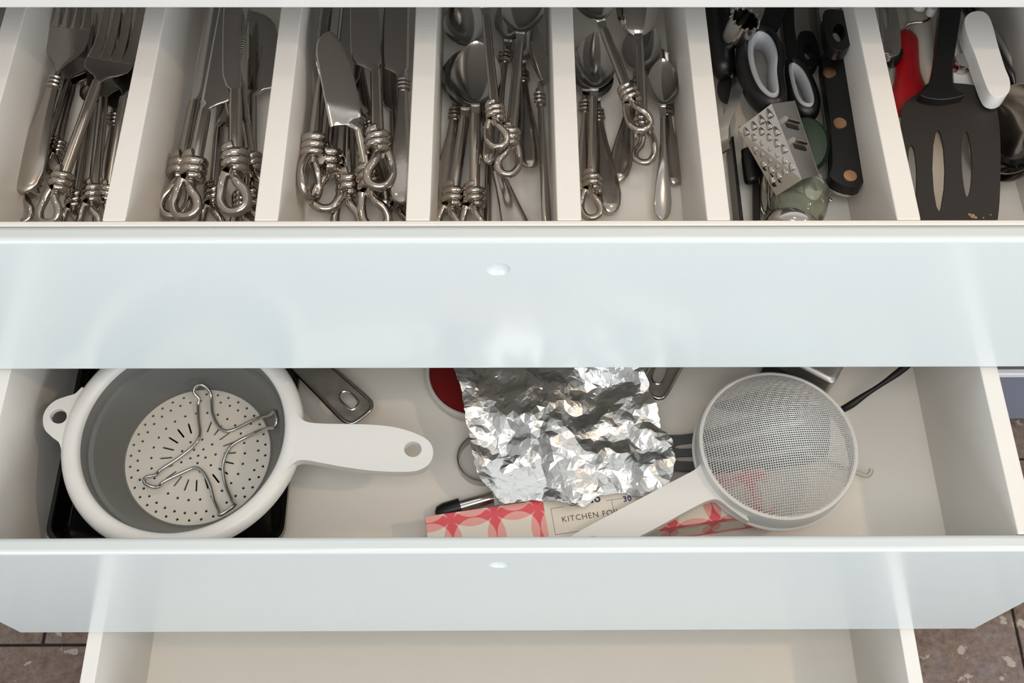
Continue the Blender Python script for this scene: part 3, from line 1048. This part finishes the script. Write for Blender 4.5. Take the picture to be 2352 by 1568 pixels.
co = thing('can_opener', 'white plastic can opener with a thick rounded handle right of the turner', 'can opener')
CO = [(2200, 76), (2210, 60), (2230, 54), (2250, 60), (2262, 82), (2275, 130), (2290, 180), (2302, 212), (2300, 238), (2282, 250), (2262, 246), (2250, 228), (2236, 190), (2222, 150), (2206, 108)]
plate_obj('handle', CO, 66, .016, M['whiteplastic'], co, bevel=.006, seg=5)
plate_obj('lower_handle', [(2186, 115), (2205, 100), (2230, 150), (2236, 215), (2212, 216), (2184, 205)], 50, .008, M['whiteplastic'], co, bevel=.002)
o = MB().lathe([(.0001, .006), (.008, .006), (.009, .003), (.009, -.004), (.0001, -.004)], (0, 0, 0), 24).build('cutting_wheel', M['steel2'], co)
o.location = W(2208, 148, H1(62))

lo = thing('lever_corkscrew', 'pale metal lever handle with a round rivet at the left of the last compartment', 'opener')
plate_obj('lever', [(2012, -30), (2018, 30), (2022, 100), (2030, 138), (2048, 140), (2063, 128), (2062, 80), (2050, 10), (2044, -30)], 52, .007, M['brushed'], lo, holes=([(2022, 20), (2034, 26), (2038, 60), (2032, 80), (2024, 60)],), bevel=.0015)
o = MB().lathe([(.0001, .0012), (.004, .0012), (.0047, 0), (.0047, -.001)], (0, 0, 0), 20).build('rivet', M['steel2'], lo)
o.location = W(2037, 117, H1(59.5))
plate_obj('end_cap', [(2034, 140), (2062, 128), (2066, 145), (2054, 154), (2038, 152)], 46, .010, M['black'], lo, bevel=.003)
MB().tube([W(2042, 140, H1(40)), W(2062, 240, H1(36)), W(2076, 300, H1(33))], .0065, 12).build('lower_lever', M['brushed'], lo)

# big chrome slotted spoon / strainer head by the right wall
ch = thing('skimmer', 'shiny chrome skimmer with curved rim and slots against the right drawer wall', 'skimmer')
cc = W(2392, 310, H1(46))
cc.x = .462
cdir = (W(2330, 420, H1(46)) - W(2392, 322, H1(46)))


def dish(R, zoff, m, name, holes=False):
    prof = [(.0001, -.016), (R * .35, -.0145), (R * .65, -.010), (R * .85, -.004), (R * .97, .001), (R, .0025), (R * 1.03, .0022), (R * 1.03, .0008), (R * .97, -.0008), (R * .85, -.0058), (R * .65, -.0118), (R * .35, -.0162), (.0001, -.0175)]
    o = MB().lathe(prof, (0, 0, 0), 64).build(name, m, ch)
    o.location = cc + Vector((0, 0, zoff))
    o.rotation_euler = (math.radians(10), math.radians(-64), 0)
    return o


dish(.039, .008, M['steel2'], 'dish')
d2_ = dish(.042, .001, M['steel2'], 'lower_dish')
mb = MB()
for k in range(6):
    a = math.radians(150 + k * 24)
    r0 = .029
    mb.plate(slot(r0 * math.cos(a), r0 * math.sin(a), .020, .0045, a + PI / 2), (), -.0060, -.0045)
o = mb.build('slots', M['dark'], ch)
o.location = cc + Vector((0, 0, .0098))
o.rotation_euler = (math.radians(10), math.radians(-64), 0)

tg = thing('dark_tongs', 'dark narrow tongs standing on edge behind the white can opener', 'tongs')
for k, (a, b) in enumerate((((2222, 15), (2325, 200)), ((2232, 5), (2336, 190)))):
    P = [W(a[0] + (b[0] - a[0]) * t, a[1] + (b[1] - a[1]) * t, H1(50 - 12 * t - 4 * k)) for t in (-.4, 0, .3, .6, .9, 1.0)]
    MB().tube(P, [.004, .0045, .005, .006, .0055, .003], 10, flat=1.8).build('arm', M['blackgloss'] if k == 0 else M['brushed'], tg)

# ------------------------------------------------------------------ middle drawer contents
H2 = lambda h: ZF2 + h * HM
# black tray
tr = thing('baking_tray', 'black enamel baking tray under the colander', 'tray')
x0, x1, y0, y1 = -.468, -.226, .312, .66


def rrect(x0, y0, x1, y1, r, n=6):
    o = []
    for cx, cy, a0 in ((x1 - r, y1 - r, 0), (x0 + r, y1 - r, PI / 2), (x0 + r, y0 + r, PI), (x1 - r, y0 + r, 1.5 * PI)):
        for i in range(n + 1):
            a = a0 + PI / 2 * i / n
            o.append((cx + r * math.cos(a), cy + r * math.sin(a)))
    return o


rs = []
for ins, z in ((.004, .0), (.001, .004), (0, .026), (-.003, .0285), (-.003, .030), (.001, .030), (.003, .027), (.005, .006), (.008, .003)):
    rs.append([(a, b, ZF2 + .0004 + z) for a, b in rrect(x0 + ins, y0 + ins, x1 - ins, y1 - ins, .02)])
MB().rings(rs).build('tray_body', M['blackgloss'], tr)

# colander
PC = Vector((-.322, .405, 0))
ZR = .600
col = thing('colander', 'white handled colander with grey inner wall and perforated base', 'colander', (PC.x, PC.y, ZR))
MB().lathe([(.104, -.006), (.1042, -.001), (.1065, .0018), (.111, .003), (.117, .0025), (.1215, -.001), (.1235, -.007), (.1225, -.010), (.118, -.010), (.108, -.008)], n=128, closed=True).build('rim', M['whiteplastic'], col)
MB().lathe([(.1075, -.008), (.1040, -.006), (.1010, -.020), (.0965, -.0215), (.0905, -.040), (.0790, -.0622), (.0772, -.0625), (.0772, -.066), (.0805, -.066), (.0930, -.042), (.0990, -.0235), (.1035, -.0215)], n=128, closed=True).build('inner_wall', M['greyplastic'], col)
RD = .0774
holes = []
th0 = 0.15
for i in range(36):
    a = 2 * PI * i / 36
    holes.append(circ(.93 * RD * math.cos(a), .93 * RD * math.sin(a), .0015, 10))
    a += PI / 36
    holes.append(circ(.83 * RD * math.cos(a), .83 * RD * math.sin(a), .0015, 10))
for i in range(26):
    a = 2 * PI * i / 26 + .05
    holes.append(circ(.645 * RD * math.cos(a), .645 * RD * math.sin(a), .0015, 10))
for i in range(20):
    a = 2 * PI * i / 20 + .08
    holes.append(slot(.44 * RD * math.cos(a), .44 * RD * math.sin(a), .0135, .0019, a, 4))
for r, n in ((.24, 9), (.11, 5)):
    for i in range(n):
        a = 2 * PI * i / n + r * 9
        holes.append(circ(r * RD * math.cos(a), r * RD * math.sin(a), .0015, 10))
holes.append(circ(0, 0, .0015, 10))
MB().plate(circ(0, 0, RD, 96), holes, -.0655, -.0627).build('perforated_base', M['creamplastic'], col, sm=False)
MB().lathe([(.0768, -.0656), (.0805, -.0656), (.080, -.0925), (.0768, -.0925)], n=96, closed=True).build('foot_ring', M['greyplastic'], col)


def rel_plate(name, pts, z0, th, m, parent, holes=(), bevel=.003, k=5, seg=4, zref=None, tilt=None):
    zz = zref or z0 + th
    P2 = [tuple(p[:2]) for p in crom([(a, b, 0) for a, b in pxy(pts, zz)], k, True)]
    Hs = [[tuple(p[:2]) for p in crom([(a, b, 0) for a, b in pxy(h, zz)], 4, True)] for h in holes]
    L = parent.location
    P2 = [(a - L.x, b - L.y) for a, b in P2]
    Hs = [[(a - L.x, b - L.y) for a, b in h] for h in Hs]
    zf = (lambda p: p[0] * tilt[0] + p[1] * tilt[1]) if tilt else None
    return MB().plate(P2, Hs, z0 - L.z, z0 + th - L.z, zf).build(name, m, parent, bevel=bevel, seg=seg)


def pcirc(cx, cy, rx, ry, n=10, a=0):
    return [(cx + rx * math.cos(2 * PI * i / n), cy + ry * math.sin(2 * PI * i / n)) for i in range(n)]


rel_plate('handle', [(660, 870), (672, 915), (682, 948), (702, 967), (740, 972), (800, 973), (860, 975), (915, 982), (962, 998), (988, 1016), (995, 1042), (984, 1066), (955, 1081), (905, 1083), (850, 1080), (790, 1072),
                     (735, 1062), (700, 1056), (678, 1060), (655, 1084), (640, 1110), (655, 1040), (668, 980), (664, 920)], .590, .0125, M['whiteplastic'], col,
          holes=(pcirc(948, 1031, 20, 18),), bevel=.004)
rel_plate('hanging_loop', [(190, 888), (172, 903), (150, 910), (125, 920), (106, 938), (98, 960), (102, 985), (118, 1002), (135, 1016), (146, 1045), (168, 1020), (176, 960), (192, 915)], .592, .0075, M['whiteplastic'], col,
          holes=(pcirc(134, 955, 19, 17),), bevel=.0025)

# wire trivet inside the colander
tv = thing('wire_trivet', 'bent steel wire trivet lying inside the colander', 'trivet')
TV = [(457, 915, 8), (446, 902, 12), (450, 887, 17), (463, 883, 18), (477, 893, 14), (485, 910, 8), (489, 950, 4), (503, 980, 3), (521, 990, 3), (545, 983, 3), (589, 961, 9), (622, 952, 26), (630, 944, 36), (636, 960, 38), (631, 980, 34),
      (610, 984, 18), (577, 998, 4), (536, 1020, 3), (518, 1046, 3), (512, 1076, 3), (518, 1112, 4), (532, 1147, 9), (537, 1160, 13), (521, 1173, 15), (504, 1182, 15), (502, 1172, 11),
      (491, 1147, 6), (481, 1112, 4), (467, 1085, 3), (449, 1074, 3), (426, 1082, 3), (376, 1106, 4), (364, 1118, 6), (347, 1117, 9), (332, 1108, 10), (335, 1096, 9), (357, 1091, 6), (369, 1079, 4), (411, 1051, 3), (443, 1025, 3),
      (459, 999, 3), (456, 963, 3), (455, 930, 5)]
zb = ZR - .0627 + .0008
P = crom([W(u, v, zb + h * HM) for u, v, h in TV], 5, True)
c = sum(P, Vector()) / len(P)
o = MB().tube([p - c for p in P], .0019, 10, closed=True).build('wire', M['steel2'], tv)
o.location = c

# pan handles


def pan(name, label, outline, slotpts, h, pan_px, r, m):
    t = thing(name, label, 'pan')
    plate_obj('handle', outline, h, .0018, M[m], t, holes=(slotpts,), bevel=.0005, base=ZF2)
    z = ZF2 + (h + 1.5) * HM
    P = crom([W(u, v, z) for u, v in outline], 4, True)
    MB().tube(P, .0026, 10, closed=True).build('handle_edge', M['steel2'], t)
    P = crom([W(u, v, z) for u, v in slotpts], 4, True)
    MB().tube(P, .0014, 8, closed=True).build('slot_edge', M['steel2'], t)
    c = pan_px
    o = MB().lathe([(.0001, .0), (r * .9, .0), (r * .96, .004), (r, .03), (r + .003, .031), (r + .002, .033), (r - .002, .032), (r * .94, .006), (r * .88, .003), (.0001, .003)], (0, 0, 0), 56).build('pan_body', M['brushed'], t)
    o.location = c
    return t


pan('milk_pan', 'steel pan handle with oval slot pointing down right beside the colander',
    [(560, 735), (620, 792), (676, 850), (730, 905), (778, 955), (798, 970), (815, 970), (848, 944), (853, 928), (842, 912), (770, 848), (720, 800), (660, 745), (600, 690)],
    [(782, 905), (790, 899), (802, 901), (818, 914), (823, 925), (815, 938), (804, 940), (790, 928), (781, 916)], 34, (-.175, .70, ZF2 + .001), .085, 'brushed')
pan('milk_pan', 'steel pan handle with oval slot above the crumpled foil, pointing down left',
    [(1575, 700), (1530, 780), (1490, 845), (1474, 876), (1478, 893), (1500, 910), (1515, 914), (1530, 904), (1562, 846), (1600, 782), (1640, 715)],
    [(1503, 848), (1498, 866), (1500, 876), (1510, 882), (1522, 876), (1532, 854), (1534, 838), (1520, 828), (1510, 832)], 38, (.30, .71, ZF2 + .001), .085, 'brushed')

# white lid with red centre
rl = thing('round_lidded_dish', 'round white dish with dark red lid half under the foil', 'dish')
c = W(1092, 852, H2(22))
rl.location = (c.x, c.y, ZF2)
MB().lathe([(.0001, .0005), (.052, .0005), (.0555, .004), (.0568, .018), (.0568, .022), (.0555, .0235), (.0530, .0225), (.0524, .020), (.0001, .018)], n=80).build('dish_body', M['whiteplastic'], rl)
MB().lathe([(.0001, .0212), (.045, .0212), (.0515, .0216), (.0522, .0204), (.0001, .0186)], n=80).build('lid', M['darkred'], rl)

# ring cutter
rc_ = thing('pastry_ring', 'small grey metal pastry ring on the drawer floor half under the foil', 'pastry cutter')
c = W(1108, 1050, H2(17))
rc_.location = (c.x, c.y, ZF2 + .0003)
MB().lathe([(.0265, 0), (.0274, 0), (.0274, .017), (.0280, .018), (.0272, .0188), (.0264, .018), (.0265, .017)], n=64, closed=True).build('band', M['brushed'], rc_)

# black ended steel utensil
bu = thing('basting_brush', 'steel utensil with black end cap sticking out between foil and carton', 'utensil')
P0, P1 = W(1000, 1180, H2(14)), W(1140, 1139, H2(16))
dv = (P1 - P0).normalized()
MB().tube([P0, P0 + dv * .003, P0 + dv * .010, P0 + dv * .028], [.003, .0075, .0095, .0098], 18, flat=.8).build('end_cap', M['black'], bu)
MB().tube([P0 + dv * .027, P0 + dv * .06, P0 + dv * .20], [.0075, .0062, .0058], 18, flat=.8).build('shaft', M['steel2'], bu)

# kitchen foil carton
TL, TR = Vector((-.0753, .3319, H2(50))), Vector((.2817, .3845, H2(50)))
bx_d = (TR - TL).normalized()
BL_, BWD, BH = (TR - TL).length, .0495, .0493
ang = math.atan2(bx_d.y, bx_d.x)
fbx = thing('foil_carton', 'long white and pink carton printed KITCHEN FOIL at the front of the drawer', 'carton', (TL.x, TL.y, ZF2 + .0004), ang)


def ring_print():
    m = bpy.data.materials.new('ring print card')
    m.use_nodes = True
    nt = m.node_tree
    b = nt.nodes['Principled BSDF']
    b.inputs['Roughness'].default_value = .45
    tc = nt.nodes.new('ShaderNodeTexCoord')
    sp = nt.nodes.new('ShaderNodeSeparateXYZ')
    nt.links.new(tc.outputs['Object'], sp.inputs[0])

    def mth(op, a, b_=None, c_=None):
        n = nt.nodes.new('ShaderNodeMath')
        n.operation = op
        for i, q in enumerate((a, b_, c_)):
            if q is None:
                continue
            if isinstance(q, (int, float)):
                n.inputs[i].default_value = q
            else:
                nt.links.new(q, n.inputs[i])
        return n.outputs[0]
    X = sp.outputs[0]
    Vv = mth('ADD', sp.outputs[1], sp.outputs[2])
    tot = None
    PX, PY, RR, BW = .0450, .0450, .0270, .0050
    X0, V0 = .004, .0185
    for ox, oy in ((0, 0),):
        fx = mth('FRACT', mth('ADD', mth('DIVIDE', mth('SUBTRACT', X, X0), PX), 100 + ox))
        fy = mth('FRACT', mth('ADD', mth('DIVIDE', mth('SUBTRACT', Vv, V0), PY), 100 + oy))
        for i in (-1, 0, 1, 2):
            for j in (-1, 0, 1, 2):
                if i in (-1, 2) and j in (-1, 2):
                    continue
                dx = mth('MULTIPLY', mth('SUBTRACT', fx, i), PX)
                dy = mth('MULTIPLY', mth('SUBTRACT', fy, j), PY)
                r = mth('SQRT', mth('ADD', mth('MULTIPLY', dx, dx), mth('MULTIPLY', dy, dy)))
                k = mth('LESS_THAN', mth('ABSOLUTE', mth('SUBTRACT', r, RR)), BW)
                tot = k if tot is None else mth('ADD', tot, k)
        if ox == 0:
            tot = tot
    # plain label area
    lab = mth('MULTIPLY', mth('GREATER_THAN', X, .1235), mth('LESS_THAN', X, .238))
    tot = mth('MULTIPLY', tot, mth('SUBTRACT', 1.0, lab))
    r1 = mth('GREATER_THAN', tot, .5)
    r2 = mth('GREATER_THAN', tot, 1.5)
    m1 = nt.nodes.new('ShaderNodeMix')
    m1.data_type = 'RGBA'
    m1.inputs['A'].default_value = lin((232, 224, 210))
    m1.inputs['B'].default_value = lin((238, 168, 160))
    nt.links.new(r1, m1.inputs['Factor'])
    m2 = nt.nodes.new('ShaderNodeMix')
    m2.data_type = 'RGBA'
    m2.inputs['B'].default_value = lin((228, 88, 98))
    nt.links.new(r2, m2.inputs['Factor'])
    nt.links.new(m1.outputs['Result'], m2.inputs['A'])
    nt.links.new(m2.outputs['Result'], b.inputs['Base Color'])
    return m


MB().box((0, -BWD, 0), (BL_, 0, BH)).build('carton', ring_print(), fbx, sm=True, bevel=.0010, seg=2)


def text(body, x, y, size, m, parent, z, bold=False, rot=0):
    cu = bpy.data.curves.new('lettering', 'FONT')
    cu.body = body
    cu.size = size
    cu.extrude = .00006
    cu.resolution_u = 3
    cu.space_character = 1.12
    if bold:
        cu.offset = size * .022
    o = bpy.data.objects.new('tmp', cu)
    COL.objects.link(o)
    bpy.context.view_layer.update()
    me = bpy.data.meshes.new_from_object(o.evaluated_get(bpy.context.evaluated_depsgraph_get()))
    bpy.data.objects.remove(o)
    me.materials.clear()
    me.materials.append(m)
    q = bpy.data.objects.new('lettering', me)
    q.location = (x, y, z)
    q.rotation_euler = (0, 0, rot)
    link(q, parent)
    return q


def bl(u, v):
    p = W(u, v, H2(50)) - TL
    n = Vector((-bx_d.y, bx_d.x, 0))
    return p.dot(bx_d), p.dot(n)


zt = BH + .00008
q0, q1 = bl(1291, 1199), bl(1392, 1185)
text('KITCHEN FOIL', q0[0], q0[1], .0085, M['print'], fbx, zt)
q2 = bl(1298, 1163)
text('ocado', q2[0] + .004, q2[1], .0125, M['navy'], fbx, zt, bold=True)
q3 = bl(1432, 1152)
text('30', q3[0], q3[1], .0085, M['navy'], fbx, zt, bold=True)
mb = MB()
(fx0, fy0), (fx1, fy1) = bl(1265, 1168), bl(1275, 1228)
mb.box((fx0, fy1, 0), (fx0 + .00035, fy0, .0001))
mb.box((fx0, fy0, 0), (fx0 + .014, fy0 + .00035, .0001))
mb.box((fx0 + .058, fy0, 0), (fx0 + .112, fy0 + .00035, .0001))
mb.box((fx0, fy1, 0), (fx0 + .112, fy1 + .00035, .0001))
mb.box((fx0 + .064, fy1 + .012, 0), (fx0 + .06435, fy0, .0001))
o = mb.build('label_border', M['navy'], fbx, sm=False)
o.location = (0, 0, zt)

# crumpled aluminium foil
FO = [(1043, 852), (1052, 880), (1062, 905), (1066, 935), (1070, 960), (1078, 1000), (1084, 1030), (1090, 1062), (1102, 1093), (1118, 1108), (1131, 1120), (1133, 1140), (1136, 1156), (1160, 1150), (1200, 1143), (1240, 1140), (1280, 1148), (1310, 1154),
      (1342, 1155), (1358, 1146), (1372, 1131), (1400, 1127), (1430, 1124), (1460, 1131), (1490, 1137), (1515, 1128), (1532, 1122), (1545, 1085), (1553, 1056), (1544, 1030), (1546, 1008), (1530, 990), (1518, 980), (1513, 955), (1507, 930), (1490, 905), (1488, 888), (1476, 870),
      (1466, 845), (1470, 810), (1455, 780), (1400, 770), (1330, 778), (1260, 768), (1180, 775), (1110, 770), (1060, 785), (1040, 815)]


def foil_material():
    m = bpy.data.materials.new('aluminium foil')
    m.use_nodes = True
    nt = m.node_tree
    b = nt.nodes['Principled BSDF']
    b.inputs['Base Color'].default_value = (.70, .70, .695, 1)
    b.inputs['Metallic'].default_value = 1
    b.inputs['Roughness'].default_value = .3
    tc = nt.nodes.new('ShaderNodeTexCoord')
    v = nt.nodes.new('ShaderNodeTexVoronoi')
    v.feature = 'DISTANCE_TO_EDGE'
    v.inputs['Scale'].default_value = 110
    n = nt.nodes.new('ShaderNodeTexNoise')
    n.inputs['Scale'].default_value = 60
    mx = nt.nodes.new('ShaderNodeMix')
    mx.data_type = 'RGBA'
    mx.inputs['Factor'].default_value = .03
    nt.links.new(tc.outputs['Object'], mx.inputs['A'])
    nt.links.new(n.outputs['Color'], mx.inputs['B'])
    nt.links.new(tc.outputs['Object'], n.inputs['Vector'])
    nt.links.new(mx.outputs['Result'], v.inputs['Vector'])
    bp = nt.nodes.new('ShaderNodeBump')
    bp.inputs['Strength'].default_value = .35
    bp.inputs['Distance'].default_value = .0008
    nt.links.new(v.outputs['Distance'], bp.inputs['Height'])
    nt.links.new(bp.outputs['Normal'], b.inputs['Normal'])
    return m


def build_foil():
    zb = H2(66)
    out = pxy(FO, zb)
    rnd = random.Random(21)
    # jagged torn edge
    P = []
    for i in range(len(out)):
        a, b = Vector(out[i]), Vector(out[(i + 1) % len(out)])
        n = (b - a).orthogonal().normalized()
        for j in range(4):
            P.append(tuple(a.lerp(b, j / 4) + n * rnd.uniform(-.0008, .0008)))
    xs = [p[0] for p in P]
    ys = [p[1] for p in P]

    def inside(p):
        c_ = False
        for i in range(len(P)):
            a, b = P[i], P[(i + 1) % len(P)]
            if (a[1] > p[1]) != (b[1] > p[1]) and p[0] < (b[0] - a[0]) * (p[1] - a[1]) / (b[1] - a[1]) + a[0]:
                c_ = not c_
        return c_
    # coarse facets: random points with random heights, triangulated; fine points interpolate with creases
    waves = []
    for lam, amp, k in ((.110, .0060, 3), (.060, .0024, 4), (.032, .0011, 5)):
        for _ in range(k):
            a = rnd.uniform(0, PI)
            waves.append((math.cos(a) / lam, math.sin(a) / lam, rnd.random(), amp * rnd.uniform(.6, 1.2), lam))
    TLp = Vector(W(1150, 900, zb)[:2])
    seam = W(1240, 900, zb).x

    def hgt(x, y):
        wx = x + .006 * math.sin(y * 90) + .003 * math.sin(y * 230 + 2)
        wy = y + .006 * math.sin(x * 80 + 1) + .003 * math.sin(x * 260)
        h = 0
        calm = min(1, max(.0, ((Vector((x, y)) - TLp).length - .02) / .03))
        for kx, ky, ph, am, lam in waves:
            t = (kx * wx + ky * wy + ph) % 1.0
            tri = abs(t - .5) * 4 - 1
            am2 = am * (1.0 if lam > .06 else (.18 + .82 * calm))
            h += am2 * tri
        h -= .006 * math.exp(-((x - seam) / .006) ** 2)
        h = h * .85 + (y - TLp.y + .03) * .11
        return h
    pts = list(P)
    nb_ = len(P)
    tries = 0
    while len(pts) < 3000 and tries < 60000:
        tries += 1
        p = (rnd.uniform(min(xs), max(xs)), rnd.uniform(min(ys), max(ys)))
        if inside(p):
            pts.append(p)
    r = delaunay_2d_cdt([Vector(p) for p in pts], [(i, (i + 1) % nb_) for i in range(nb_)], [], 1, 1e-7)
    co, fc = r[0], r[2]
    keep = [f for f in fc if inside(sum((co[i] for i in f), Vector((0, 0))) / 3)]
    front = TL.y
    V = []
    for p in co:
        h = hgt(p.x, p.y)
        if p.y < .395:
            h = max(h, -.013)
        V.append((p.x, p.y, zb + h * .9 + rnd.uniform(-.00012, .00012)))
    cx, cy = sum(xs) / len(xs), sum(ys) / len(ys)
    me = bpy.data.meshes.new('aluminium_foil')
    V = [(x - cx, y - cy, z - zb) for x, y, z in V]
    me.from_pydata(V, [], [tuple(f) for f in keep])
    me.materials.append(foil_material())
    me.update()
    o = bpy.data.objects.new('aluminium_foil', me)
    o.location = (cx, cy, zb)
    link(o)
    s = o.modifiers.new('thick', 'SOLIDIFY')
    s.thickness = .0002
    tag(o, 'crumpled sheet of shiny aluminium foil in the middle drawer', 'foil')


build_foil()

# sieve, face down: white collar, nylon mesh dome, long handle
SC = W(1788, 1018, H2(85))
sv = thing('sieve', 'white plastic sieve with fine mesh dome resting on the carton', 'sieve', (SC.x, SC.y, H2(55)))
RS = .0800
MB().lathe([(RS + .0005, .0), (RS + .0045, .0), (RS + .0048, .003), (RS + .0028, .005), (RS + .0022, .026), (RS + .0015, .0295), (RS - .0005, .0310), (RS - .0022, .0295), (RS - .0018, .0265), (RS - .0005, .004)], n=128, closed=True).build('collar', M['whiteplastic'], sv)
mb = MB()
NT = 66
DH = .030


def dz(x, y):
    r2 = (x * x + y * y) / (RS - .0015) ** 2
    return .0285 + DH * (1 - r2) ** .8 if r2 < 1 else .0285


for ax_ in (0, 1):
    for i in range(NT):
        a = -(RS - .002) + 2 * (RS - .002) * (i + .5) / NT
        half = math.sqrt(max(0, (RS - .0012) ** 2 - a * a))
        n = max(4, int(half * 2 / .0048))
        pts = []
        for j in range(n + 1):
            b = -half + 2 * half * j / n
            x, y = (a, b) if ax_ == 0 else (b, a)
            pts.append(Vector((x, y, dz(x, y) + (.0002 if (ax_ + j) % 2 else -.0002))))
        mb.tube(pts, .00054, 4, cap=False)
msh = mb.build('mesh_dome', M['mesh'], sv)
msh['kind'] = 'stuff'
msh.rotation_euler = (0, 0, math.radians(6))
rel_plate('handle', [(1620, 1052), (1600, 1075), (1570, 1092), (1520, 1118), (1460, 1150), (1400, 1182), (1340, 1214), (1300, 1238), (1284, 1250), (1286, 1266), (1306, 1276), (1350, 1276), (1400, 1262), (1460, 1236), (1520, 1205), (1580, 1172), (1625, 1150),
                     (1650, 1148), (1680, 1170), (1720, 1196), (1700, 1165), (1655, 1120), (1630, 1080)], H2(62), .010, M['whiteplastic'], sv, holes=(pcirc(1362, 1238, 14, 7),), bevel=.0035)

# grey slotted nylon turner under the sieve
gt = thing('grey_slotted_turner', 'grey nylon turner with long slots lying under the sieve', 'turner')
plate_obj('head', [(1440, 1005), (1560, 1000), (1640, 985), (1760, 950), (1860, 930), (1900, 950), (1905, 1010), (1890, 1055), (1800, 1075), (1700, 1085), (1590, 1085), (1500, 1075), (1440, 1070)], 10, .003, M['darknylon'], gt, base=ZF2, bevel=.0008,
          holes=([(1560, 1022), (1650, 1012), (1760, 985), (1850, 962), (1856, 972), (1765, 998), (1655, 1024), (1560, 1032)],
                 [(1560, 1050), (1680, 1048), (1790, 1035), (1870, 1020), (1872, 1030), (1790, 1046), (1680, 1060), (1560, 1060)]))
MB().tube([W(1445, 1037, H2(12)), W(1330, 1050, H2(16)), W(1240, 1060, H2(16))], [.006, .007, .008], 12).build('handle', M['darknylon'], gt)
sp = thing('dark_serving_knife', 'dark slim blade seen through the upper part of the sieve mesh', 'knife')
plate_obj('blade', [(1640, 930), (1720, 905), (1830, 890), (1870, 900), (1850, 930), (1760, 945), (1680, 945)], 20, .002, M['dark'], sp, base=ZF2, bevel=.0005)

hk = thing('clear_plastic_stick', 'translucent pale plastic stick ending in a small hook right of the sieve', 'utensil')
MB().tube(crom([W(1850, 1040, H2(26)), W(1920, 1068, H2(28)), W(1970, 1086, H2(28)), W(1990, 1092, H2(28)), W(1999, 1086, H2(30)), W(2002, 1076, H2(32))], 5), .0026, 10).build('stick', M['clear'], hk)

# steel box at the back and black strap
bxs = thing('steel_storage_tin', 'brushed steel tin corner showing above the sieve', 'tin')
c = W(1868, 790, H2(60))
bxs.location = (c.x, c.y, ZF2 + .0004)
bxs.rotation_euler = (0, 0, math.radians(-32))
rs = []
for ins, z in ((.006, 0), (.002, .003), (0, .01), (0, .056), (.003, .0595), (.006, .060)):
    rs.append([(a, b, z) for a, b in rrect(-.04 + ins, -.032 + ins, .04 - ins, .032 - ins, .007)])
MB().rings(rs).build('body', M['brushed'], bxs)
MB().box((-.036, -.034, .0), (.02, -.0322, .03)).build('base_band', M['black'], bxs, bevel=.0005)
ps = thing('black_strap', 'black flat strap running down to the sieve rim from the back', 'strap')
P = crom([W(2150, 790, H2(70)), W(2105, 822, H2(64)), W(2062, 856, H2(56)), W(2025, 882, H2(48)), W(1985, 908, H2(40)), W(1950, 932, H2(32)), W(1915, 948, H2(20)), W(1880, 955, H2(8))], 5)
MB().tube(P, [.0026 + .0016 * math.sin(i / len(P) * PI * 2.2) ** 2 for i in range(len(P))], 12).build('strap', M['cable'], ps)
